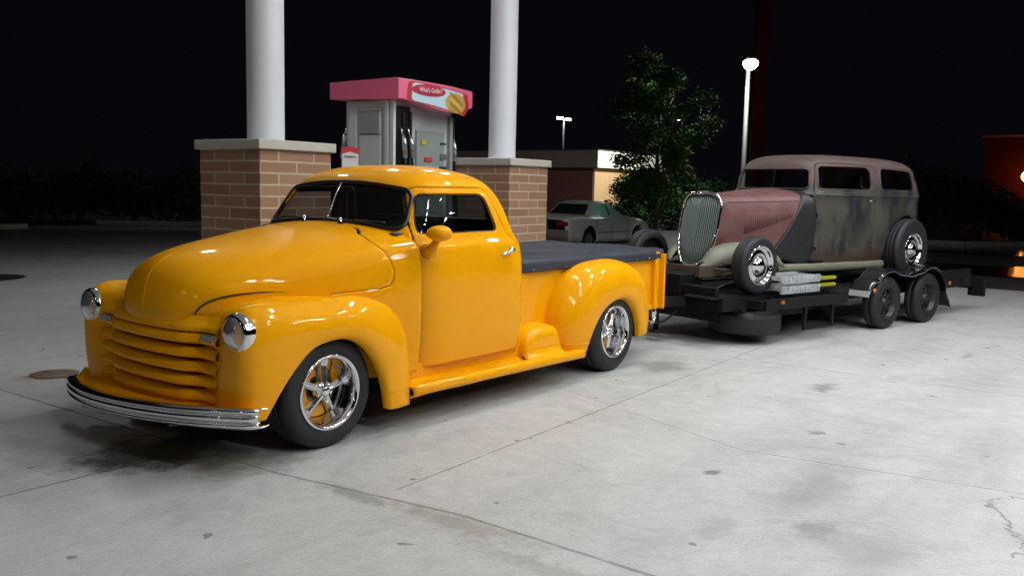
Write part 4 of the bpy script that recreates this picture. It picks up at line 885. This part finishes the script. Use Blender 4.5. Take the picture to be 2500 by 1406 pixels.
for z in (.75,1.32,1.86,2.10): obj('panel_joint', box((-.0155,.36,z),(.003,.30,.006)), BLK, dp, smooth=False)
obj('cabinet_base', box((.50,.40,.05),(1.10,.74,.10)), BLK, dp, smooth=False)
def nozzle(x, y, sgn):
    hs_ = empty('nozzle', (x,y,0), 0, parent=dp)
    obj('grip', MB().add(tube([(0,0,1.86),(0,-.02*sgn,1.78),(0,-.035*sgn,1.62)], [.020,.030,.026], 10)).add(tube([(0,.01,1.86),(0,.03*sgn,1.93)], .012, 8)).vf, mat('nozzle_metal',(.55,.56,.58),.25,.9), hs_)
    obj('hose', tube(curve([(0,-.035*sgn,1.62),(0,-.05*sgn,1.40),(.02,-.05*sgn,1.0),(.04,-.02*sgn,.6),(.06,0,.9),(.05,.02*sgn,1.5),(.03,.02*sgn,2.1)], 50), .013, 8), BLK, hs_)
    return hs_
nozzle(.09,-.01,1); nozzle(.19,-.02,1); nozzle(1.05,.10,1); nozzle(.06,.80,-1)
# topper: pink box with a lens shaped front
tp = []
for x in np.linspace(-.06,1.16,26):
    u = (x+.06)/1.22; bul = .10*math.sin(PI*min(1,u*1.0)); zb = 2.205-.10*math.sin(PI*u)**1.3*(.4+.9*u); ztp = 2.42-.02*u
    tp.append([(x,.90,2.235),(x,.90,2.41),(x,-.05-bul*.6,ztp+.0),(x,-.08-bul,ztp-.012),(x,-.08-bul,zb+.01),(x,-.05-bul*.6,zb),(x,.90,2.235)])
T = np.array(tp); V, Fc = grid_vf(T); n = T.shape[1]; m0 = len(T)-1
Fc = Fc+[tuple(range(n-1))[::-1], tuple(m0*n+k for k in range(n-1))]
tpo = obj('topper_sign', orient((V,Fc),(.55,.4,2.3)), PINK, dp, smooth=False)
def topper_y(x): u = (x+.06)/1.22; return -.08-.10*math.sin(PI*min(1,u))
def tface(poly, off): return [(x, topper_y(x)-off, z) for x, z in poly]
def tpanel(name, poly, m, off):
    # polygon split in vertical strips so that it follows the curved face
    bm = bmesh.new(); vs = [bm.verts.new((x,0,z)) for x,z in poly]; bm.faces.new(vs)
    for xc in np.arange(-.05,1.16,.05): bmesh.ops.bisect_plane(bm, geom=bm.verts[:]+bm.edges[:]+bm.faces[:], plane_co=(xc,0,0), plane_no=(1,0,0))
    bm.verts.index_update(); V = [(v.co.x, topper_y(v.co.x)-off, v.co.z) for v in bm.verts]; Fc = [tuple(v.index for v in f.verts) for f in bm.faces]; bm.free()
    return obj(name, (V,Fc), m, tpo, smooth=False)
tpanel('sign_border', roundpoly([(.03,2.20),(.95,2.105),(1.06,2.20),(1.03,2.345),(.05,2.40)], .05), mat('sign_deep_red',(.50,.02,.05),.4), .003)
tpanel('sign_field', roundpoly([(.09,2.205),(.80,2.125),(.92,2.34),(.10,2.385)], .04), mat('sign_pale_blue',(.50,.68,.78),.4), .006)
tpanel('sign_oval', [(.32+.235*math.cos(a),2.318+.060*math.sin(a)) for a in np.linspace(0,2*PI,40,endpoint=False)], mat('sign_oval_red',(.42,.02,.05),.4), .009)
tpanel('food_picture', [(.76+.205*math.cos(a),2.225+.105*math.sin(a)) for a in np.linspace(0,2*PI,36,endpoint=False)], mat('roll_yellow',(.62,.42,.08),.5, noise=(24,.2,(.42,.24,.04))), .009)
for k, dz in enumerate((.045,-.01,-.06)):
    tpanel('food_roll', [(.76+(.16*math.cos(a)*math.cos(-.45)-.017*math.sin(a)*math.sin(-.45)), 2.225+dz+(.14*math.cos(a)*math.sin(-.45)+.017*math.sin(a)*math.cos(-.45))) for a in np.linspace(0,2*PI,24,endpoint=False)], mat('roll_brown',(.40,.17,.03),.5) if k != 1 else mat('roll_gold',(.70,.50,.12),.5), .012)
tx = text_mesh("What's Grillin'?", .068, mat('sign_white',(.8,.8,.8),.4), 'sign_text', tpo, Matrix.Translation((.32,topper_y(.32)-.022,2.318)) @ Matrix.Rotation(R(-11),4,'Z') @ Matrix.Rotation(R(90),4,'X') @ Matrix.Rotation(R(0),4,'Z'), .001, .15, .72)
# small red and white advert on a stand at the island end
ad = empty('advert_stand', (2.57,1.93,.13), R(-38)+.05, 'small red and white advert card on a thin stand beside the fuel dispenser', 'sign')
obj('stand_post', MB().add(tube([(0,0.02,0),(0,0.02,1.45)], .018)).add(box((0,.02,.015),(.35,.35,.03))).vf, BSTL, ad)
cdp = obj('advert_card', box((0,0,1.56),(.155,.012,.26)), mat('card_white',(.75,.75,.75),.4), ad, smooth=False)
obj('red_chevron', prism([(-.0775,1.69),(-.0775,1.625),(0,1.648),(.0775,1.625),(.0775,1.69)], -.008, -.0065, 'y'), mat('card_red',(.62,.03,.05),.4), cdp, smooth=False)
text_mesh("Marlboro", .036, BLK, 'card_text', cdp, Matrix.Translation((0,-.009,1.60)) @ Matrix.Rotation(R(90),4,'X'), .0008, 0, .85)
# ------------------------------------------------------------------ silver car parked beyond
pk = empty('parked_car', (17.9,9.95,gz(19,10)), 0, 'silver 1990s four door saloon parked with green tinted windows beyond the bed', 'car')
SV = mat('silver_green_paint', (.74,.80,.72), .35, .15, .8); SVG = mat('tinted_glass_lit_green', (.42,.98,.76), .15, 0, 1)  # window green is painted bright for the light in the tinted glass
# x forward from the rear axle, y half width 0.86
CS = []
for x, hw, zt, zs, zb in ((-1.02,.70,.86,.70,.42),(-.98,.78,.93,.74,.30),(-.75,.84,.985,.80,.24),(-.3,.865,1.0,.83,.22),(.3,.87,.985,.86,.20),(1.2,.872,.965,.86,.19),(2.1,.868,.955,.84,.19),(2.7,.862,.90,.78,.20),(3.2,.84,.82,.70,.22),(3.48,.78,.70,.60,.26),(3.58,.62,.60,.50,.34)):
    CS.append([(x,0,zt+.02),(x,-hw*.55,zt+.012),(x,-hw*.86,zt-.015),(x,-hw*.965,zt-.07),(x,-hw,zs-.12),(x,-hw*.995,(zs+zb)/2-.05),(x,-hw*.97,zb+.06),(x,-hw*.90,zb)])
CS2 = [[(x,-y,z) for x,y,z in reversed(r[1:])]+r for r in CS]
bv = orient(grid_vf(surf(CS2, 130, 60)), (1.3,0,.5))
for cx_ in (0, 2.68):
    ap = [(cx_+.365*math.cos(a), .33+.365*math.sin(a)) for a in np.linspace(0,PI,24)]+[(cx_-.365,-.3),(cx_+.365,-.3)]
    bv = trim(bv, ap, 'y', 'out', lambda c: abs(c[1]) > .5)
pb = obj('body', bv, SV, pk, solid=.02)
V, F_ = bv
GH = [(.93,.80,-.05,2.35,5,4),(1.0,.785,.0,2.25,5,4),(1.10,.745,.12,2.0,5,4),(1.22,.70,.27,1.72,4.5,3.8),(1.32,.655,.40,1.48,4,3.5),(1.365,.58,.52,1.32,3.4,3),(1.385,.42,.66,1.20,2.8,2.6),(1.392,.2,.80,1.06,2.3,2.2),(1.395,.01,.92,.96,2,2)]
gh = ring_shell(GH, 60, 110, xm=.94, vee=0)
sw_ = roundpoly([(.26,.985),(2.02,.985),(1.40,1.305),(.60,1.315)], [.05,.03,.12,.10]); 
rw_ = roundpoly([(-.64,.99),(.64,.99),(.52,1.30),(-.52,1.30)], .06)
gg = trim(gh, sw_, 'y', 'out', lambda c: abs(c[1]) > .4); gg = trim(gg, rw_, 'x', 'out')
obj('roof', gg, SV, pk, solid=.015)
for sg in (-1,1):
    s_ = trim(gh, sw_, 'y', 'in', (lambda c: c[1] < -.4) if sg < 0 else (lambda c: c[1] > .4)); wdw = obj('side_window', ([(x,y*.985,z) for x,y,z in s_[0]], s_[1]), SVG, pk)
    pil = project(gh, [(1.12,.98),(1.06,1.32)], 'y', 3*sg, .002, -sg); obj('window_pillar', tube(pil, .022, 6), BLK, pk)
    obj('wing_mirror', xf(lathe([(0,-.09),(.05,-.07),(.065,0),(.05,.08),(0,.09)], 14, 'y'), lambda x,y,z,sg=sg: (1.86+x*.6,sg*.92+y,1.02+z)), BLK, pk)
    p = project(bv, [(x,.50) for x in np.linspace(.42,2.25,20)], 'y', 3*sg, .003, -sg); obj('rub_strip', tube(p, .014, 6), mat('grey_strip',(.16,.18,.17),.5), pk)
    for x in (.32,1.18,2.10):
        p = project(bv, [(x,z) for z in np.linspace(.28,.90,10)], 'y', 3*sg, .001, -sg); obj('door_seam', tube(p, .006, 5), BLK, pk)
for rg_, fr_ in ((lambda c: c[0] < .9, 'rear_window'), (lambda c: c[0] > .9, 'windshield')):
    s_ = trim(gh, rw_, 'x', 'in', rg_); obj(fr_, ([(x,y*.985,z-.006) for x,y,z in s_[0]], s_[1]), mat('dark_car_glass',(.02,.03,.03),.06,0,1), pk)
for sg in (-1,1):
    obj('tail_light', box((-1.0,sg*.60,.76),(.10,.36,.13)), mat('tail_red',(.38,.02,.02),.2,0,1), pk, smooth=False, bevel=.03)
    obj('head_light', box((3.44,sg*.62,.64),(.16,.26,.10)), mat('lamp_glass_dull'), pk, smooth=False, bevel=.02)
obj('rear_bumper', orient(grid_vf(surf([[(-1.06,y,.60),(-1.11+.10*abs(y)**3,y,.52),(-1.11+.10*abs(y)**3,y,.38),(-1.02,y,.28)] for y in np.linspace(-.84,.84,16)], 30, 12)), (0,0,.4)), mat('bumper_pinkish',(.34,.30,.27),.35,.2,.5), pk)
obj('number_plate', box((-1.09,0,.70),(.02,.32,.14)), mat('plate_grey',(.4,.4,.4),.5), pk, smooth=False)
obj('underside', box((1.3,0,.34),(3.9,1.40,.34)), DARK, pk, smooth=False)
for x in (0,2.68):
    for sg in (-1,1):
        wh = empty('wheel', (x,sg*.84,.31), 0 if sg < 0 else PI, parent=pk)
        obj('tyre', lathe([(.19,.01),(.25,0),(.295,.02),(.31,.05),(.31,.15),(.29,.18),(.19,.18)], 32), RUB, wh)
        m = MB().add(lathe([(.195,.012),(.185,.004),(.175,.03),(.05,.035),(.04,.015),(0,.012)], 32)); obj('hub_cap', m.vf, mat('alloy_grey',(.40,.41,.42),.35,.8), wh)

# ------------------------------------------------------------------ vegetation
LEAF = mat('leaf_green', (.050,.105,.022), .85, spec=.03, noise=(1.5,.3,(.080,.15,.032))); LEAFD = mat('hedge_leaf', (.013,.034,.013), .9, spec=.0, noise=(1.2,.3,(.022,.050,.02))); BARK = mat('bark', (.10,.085,.07), .85, noise=(6,.3,(.05,.04,.035)))
def leaves(n, blobs, size, rnd):
    V = []; Fc = []; tot = sum(b[3]*b[4]*b[5] for b in blobs)
    for b in blobs:
        k = int(n*b[3]*b[4]*b[5]/tot)
        for _ in range(k):
            d = Vector((rnd.gauss(0,1), rnd.gauss(0,1), rnd.gauss(0,1))).normalized()*(rnd.random()**.45)*(1+.16*rnd.gauss(0,1))
            p = Vector((b[0]+d.x*b[3], b[1]+d.y*b[4], b[2]+d.z*b[5])); s = size*(.6+.8*rnd.random())
            a = Vector((rnd.gauss(0,1), rnd.gauss(0,1), rnd.gauss(0,.6))).normalized(); c = a.cross(Vector((rnd.gauss(0,1), rnd.gauss(0,1), rnd.gauss(0,1)))).normalized(); i = len(V)
            V += [tuple(p-a*s), tuple(p+c*s*.5), tuple(p+a*s), tuple(p-c*s*.5)]; Fc.append((i,i+1,i+2,i+3))
    return V, Fc
rnd = random.Random(3)
tx_, ty_ = 23.25, 9.95; tz_ = gz(tx_, ty_)
tree = empty('young_tree', (tx_,ty_,tz_), 0, 'slender leafy street tree lit green on its right side, beyond the old sedan nose', 'tree')
tk = MB().add(tube(curve([(0,0,0),(.03,0,1.2),(-.02,.02,2.4),(.03,0,3.6),(0,0,5.0)], 24), list(np.linspace(.10,.03,24)), 10))
for k in range(16):
    a = k*2.4; z = 1.5+k*.2; ln = 1.1-.03*k; tk.add(tube([(0,0,z),(math.cos(a)*ln*.5,math.sin(a)*ln*.5,z+.3),(math.cos(a)*ln,math.sin(a)*ln,z+.75)], [.035,.022,.010], 6))
obj('trunk', tk.vf, BARK, tree)
blobs = []
for k in range(46):
    z = 1.3+4.4*(k/46)**.9; rad = 1.75*math.sin(PI*min(1,(z-.5)/6.0))**.8; a = k*2.39+1.5*rnd.random(); q = rad*(.25+.8*rnd.random()**.7)
    blobs.append((math.cos(a)*q, math.sin(a)*q, z+.3*rnd.gauss(0,1), .32+.30*rnd.random(), .32+.30*rnd.random(), .24+.22*rnd.random()))
obj('crown', leaves(24000, blobs, .058, rnd), LEAF, tree, smooth=False)
def bush(x, y, rx, ry, h, label, n=2600, grp='dark bushes'):
    r_ = random.Random(int(x*31+y*17)); t = empty('bush', (x,y,gz(x,y)), r_.random()*6, label, 'bush', grp); bl = []
    for k in range(14):
        a = r_.random()*6.28; q = r_.random()**.5*.6; bl.append((math.cos(a)*q*rx, math.sin(a)*q*ry, h*(.22+.5*r_.random()), rx*.42, ry*.42, h*.30))
    obj('foliage', leaves(n, bl, .09, r_), LEAFD, t, smooth=False)
    obj('stems', MB().add(tube([(0,0,0),(.1,.05,h*.6)], [.06,.03], 6)).add(tube([(.1,0,0),(-.3*rx,.2,h*.6)], [.05,.02], 6)).add(tube([(0,.1,0),(.4*rx,-.1,h*.55)], [.05,.02], 6)).vf, BARK, t)
def at(u, dist, lat=0):
    a = YAW+math.atan((u-1250)/F); return CAM[0]+dist*math.sin(a), CAM[1]+dist*math.cos(a)
for u, d, rx, h, lab in ((30,33,2.2,2.0,'leftmost dark bush beyond the empty lot'),(190,34,2.0,2.3,'dark bush second from the left beyond the lot kerb'),(330,33,1.9,1.9,'dark bush behind the left end of the pale kerb'),(450,31,1.7,2.1,'dark bush just left of the nearer brick pier'),
        (1520,33,1.4,1.4,'dark low bush between the silver parked car and the tree'),(1600,36,1.6,1.9,'dark bush behind the slender tree trunk'),(1730,38,1.8,2.3,'dark bush behind the vintage sedan grille'),
        (2290,36,2.0,2.6,'dark bush just right of the vintage sedan tail'),(2390,38,2.0,2.2,'dark bush between the sedan tail and the orange lamp'),(2468,36,1.2,.8,'dark bush below the orange lamp at right edge'),(2200,40,2.4,3.2,'tall dark bush behind the vintage sedan roof')):
    x, y = at(u, d); bush(x, y, rx, rx*.8, h, lab)
obj('verge_grass', MB().add(orient(grid_vf(np.array([[(x,y,gz(x,y)+.012) for y in np.linspace(24,60,8)] for x in np.linspace(-30,20,12)])), (0,30,-9))).vf, mat('night_grass',(.02,.035,.012),.9, noise=(3,.3,(.035,.05,.02))), None, kind='structure')

def lampm_(name, col, es): return mat(name, (.8,.8,.8), .4, emis=col, es=es)
def added_pole_lamp(x, y, h, lab, first=[]):  # unseen lamps added to put dots of light on nose and bumper
    if first:
        c = copy_tree(first[0]); c.location = (x,y,0); c['label'] = lab; return
    t = empty('added_lamp', (x,y,0), 0, lab, 'street lamp', 'added lamps behind the viewpoint'); first.append(t)
    obj('pole', tube([(0,0,0),(0,0,h)], [.07,.05], 12), mat('pole_dim',(.20,.20,.20),.6), t)
    obj('lamp_head', box((.1,0,h+.03),(.5,.34,.08)), mat('pole_dim'), t, smooth=False); obj('lamp_lens', box((.1,0,h-.02),(.36,.26,.02)), lampm_('added_lamp_glow',(1,.98,.95),85), t, smooth=False)
for x, y, lab in ((-8.5,.8,'unseen lamp added straight in front of the pickup nose, nearest the bumper'),(-10,-2.6,'unseen lamp added ahead of the pickup driver side headlight'),(-8.8,-6.0,'unseen lamp added behind the camera on the driver side'),(-12,3.4,'farthest unseen lamp added ahead of the pickup on the passenger side')): added_pole_lamp(x, y, 4.6, lab)
# ------------------------------------------------------------------ buildings and lamps beyond
bx_, by_ = at(1437, 45)
bd = empty('low_building', (bx_,by_,0), .04, 'low tan brick building with pale green fascia left of the slender tree', 'building')
WTN = mat('tan_wall', (.55,.38,.20), .85, noise=(3,.3,(.46,.31,.16)), bump=(20,.3,.01)); FSC = mat('fascia_pale', (.80,.86,.76), .5); WRD = mat('red_brick_far', (.14,.055,.04), .85)
obj('wall', MB().add(box((4.6,5.5,1.27),(8.6,11,2.54))).vf, WTN, bd, smooth=False)
obj('dark_wall', box((.27,5.52,1.26),(.06,10.9,2.50)), WRD, bd, smooth=False)
obj('fascia', box((4.6,5.5,2.98),(9.3,11.7,.84)), FSC, bd, smooth=False)
obj('side_fascia', box((-.07,5.5,2.98),(.05,11.74,.86)), mat('fascia_brown',(.20,.16,.145),.6), bd, smooth=False)
obj('roof_edge', box((4.6,5.5,3.43),(9.4,11.8,.05)), mat('roof_edge_dark',(.05,.05,.05),.6), bd, smooth=False)
obj('door', box((.23,4.0,1.05),(.03,1.0,2.1)), mat('far_door',(.03,.02,.02),.5), bd, smooth=False)
def point(name, loc, power, col, rad=.15, parent=None, spot=None):
    l = bpy.data.lights.new(name, 'SPOT' if spot else 'POINT'); l.energy = power; l.color = col; l.shadow_soft_size = rad
    if spot: l.spot_size = R(spot); l.spot_blend = .6
    o = bpy.data.objects.new(name, l); COL.objects.link(o); o.location = loc
    if parent: o.parent = parent
    return o
lx, ly = at(1803, 34)
sl_ = empty('street_lamp', (lx,ly,0), R(35), 'tall single headed street lamp shining white behind the vintage sedan', 'street lamp')
obj('pole', tube([(0,0,0),(0,0,.6),(0,0,6.15)], [.11,.085,.075], 16), mat('pole_grey',(.045,.045,.042),.6), sl_)
obj('lamp_head', MB().add(box((-.30,0,6.24),(.62,.30,.10))).vf, mat('pole_grey'), sl_, smooth=False, bevel=.03)
obj('lamp_globe', xf(lathe([(0,-.26),(.16,-.22),(.27,-.11),(.30,0),(.27,.06),(0,.08)], 24, 'z', (0,0,0)), lambda x,y,z: (-.34+x*1.1,y*.9,6.10+z)), lampm_('street_lamp_glow',(1,1,.95),40), sl_)
ll = point('lamp_light', (-.75,0,5.80), 2600, (1,.98,.9), .2, sl_, 150)
ll.rotation_euler = (Matrix.Rotation(-R(35),3,'Z') @ Vector((-.45,.80,-.62))).to_track_quat('-Z','Y').to_euler()
tx2, ty2 = at(1366, 80)
tl = empty('twin_street_lamp', (tx2,ty2,0), R(-35), 'small distant twin headed street lamp above the low building', 'street lamp')
obj('pole', tube([(0,0,0),(0,0,7.6)], [.12,.07], 12), mat('pole_dim',(.20,.20,.20),.6), tl)
for sg in (-1,1): obj('lamp_head', MB().add(box((sg*.36,0,7.62+.05*-sg),(.52,.34,.16))).vf, lampm_('twin_lamp_glow',(1,1,.98),45), tl, smooth=False, bevel=.04)
obj('crossarm', box((0,0,7.58),(.8,.08,.06)), mat('pole_dim'), tl, smooth=False)
lw = empty('added_lamp', (35.9,15.6,0), 0, 'added lamp hidden behind the tree crown to light the low building', 'street lamp')  # unseen lamp added to brighten the building's wall and fascia
obj('pole', tube([(0,0,0),(0,0,4.9)], [.07,.05], 10), mat('pole_dim',(.20,.20,.20),.6), lw); obj('lamp_head', box((0,.15,4.92),(.25,.45,.10)), mat('pole_dim'), lw, smooth=False)
l2 = point('lamp_light', (0,.2,4.82), 2400, (1,.98,.86), .15, lw, 150); l2.rotation_euler = Vector((0,.8,-.45)).to_track_quat('-Z','Y').to_euler()
px_, py_ = at(1832, 38)
pyl = empty('sign_pylon', (px_,py_,0), R(30), 'tall dim red pylon rising behind the white street lamp', 'pylon')
obj('pylon_body', MB().add(box((0,0,7),(.90,.5,14))).vf, mat('pylon_red',(.05,.005,.008),.8, spec=.05), pyl, smooth=False)
obj('pylon_trim', MB().add(box((.46,0,7),(.04,.54,14))).vf, mat('pylon_trim_red',(.02,.002,.003),.8, spec=.05), pyl, smooth=False)
rx_, ry_ = at(2492, 58)
rb_ = empty('red_lit_building', (rx_,ry_,0), R(-8), 'red brick wall glowing under an orange lamp at the right edge', 'building')
obj('wall', box((.9,0,2.5),(.5,8.4,5.0)), mat('far_red_brick',(.05,.008,.006),.95, spec=.1, noise=(2,.3,(.035,.006,.004))), rb_, smooth=False)
rb_.children[0].location = (0.4,-1.5,0)
obj('parapet', box((.9,0,5.05),(.7,8.8,.14)), mat('parapet_grey',(.16,.10,.09),.6), rb_, smooth=False).location = (0.4,-1.5,0)
wl = empty('wall_lamp', (rx_-.1,ry_,2.72), R(-8), 'bright orange lamp in front of the red wall at the right edge', 'lamp')
obj('lamp_bowl', lathe([(0,-.32),(.17,-.28),(.29,-.14),(.32,0),(.28,.15),(.15,.27),(0,.3)], 24, 'z'), lampm_('sodium_glow',(1,.40,.07),22), wl)
obj('lamp_bracket', bar((0,0,.3),(1.0,0,.3),.08,.08), BSTL, wl, smooth=False)
point('lamp_light', (-.6,0,0), 60, (1,.16,.03), .3, wl)
# wet patches on the asphalt
WET = mat('puddle_water', (.010,.010,.011), .12, 0, 0, 1.0, bump=(2.2,.3,.02))
for u, v, ru, rv, lab in ((2500,664,5.5,1.5,0),(2500,614,6.5,2.4,0)):
    a = YAW+math.atan((u-1250)/F); dpt = 1.4725*F/(v-484); dist = dpt/math.cos(a-YAW); x, y = at(u, dist)
    V = [(x,y,.012)]; n = 26; r_ = random.Random(u)
    for k in range(n):
        t = 2*PI*k/n; q = 1+.3*(r_.random()-.5); V.append((x+(rv*math.cos(t)*math.sin(a)+ru*.5*math.sin(t)*math.cos(a))*q, y+(rv*math.cos(t)*math.cos(a)-ru*.5*math.sin(t)*math.sin(a))*q, .012))
    obj('puddle', (V, [(0,k+1,(k+1) % n+1) for k in range(n)]), WET, None, smooth=False, kind='structure')
# manhole covers and small litter
def cover(x, y, r, col, lab):
    o = obj('manhole_cover', lathe([(0,.006),(r*.85,.006),(r*.88,.003),(r,.004)], 32, 'z'), mat('cover_'+str(int(r*100)), col, .6), None); o.location = (x,y,.002); tag(o, lab, 'manhole cover')
cover(2.2,9.4,.55,(.018,.015,.014),'large dark round fill cover on the dim ground far left')
cover(-.13,2.2,.17,(.16,.10,.065),'rust brown round cover beyond the pickup grille at left')
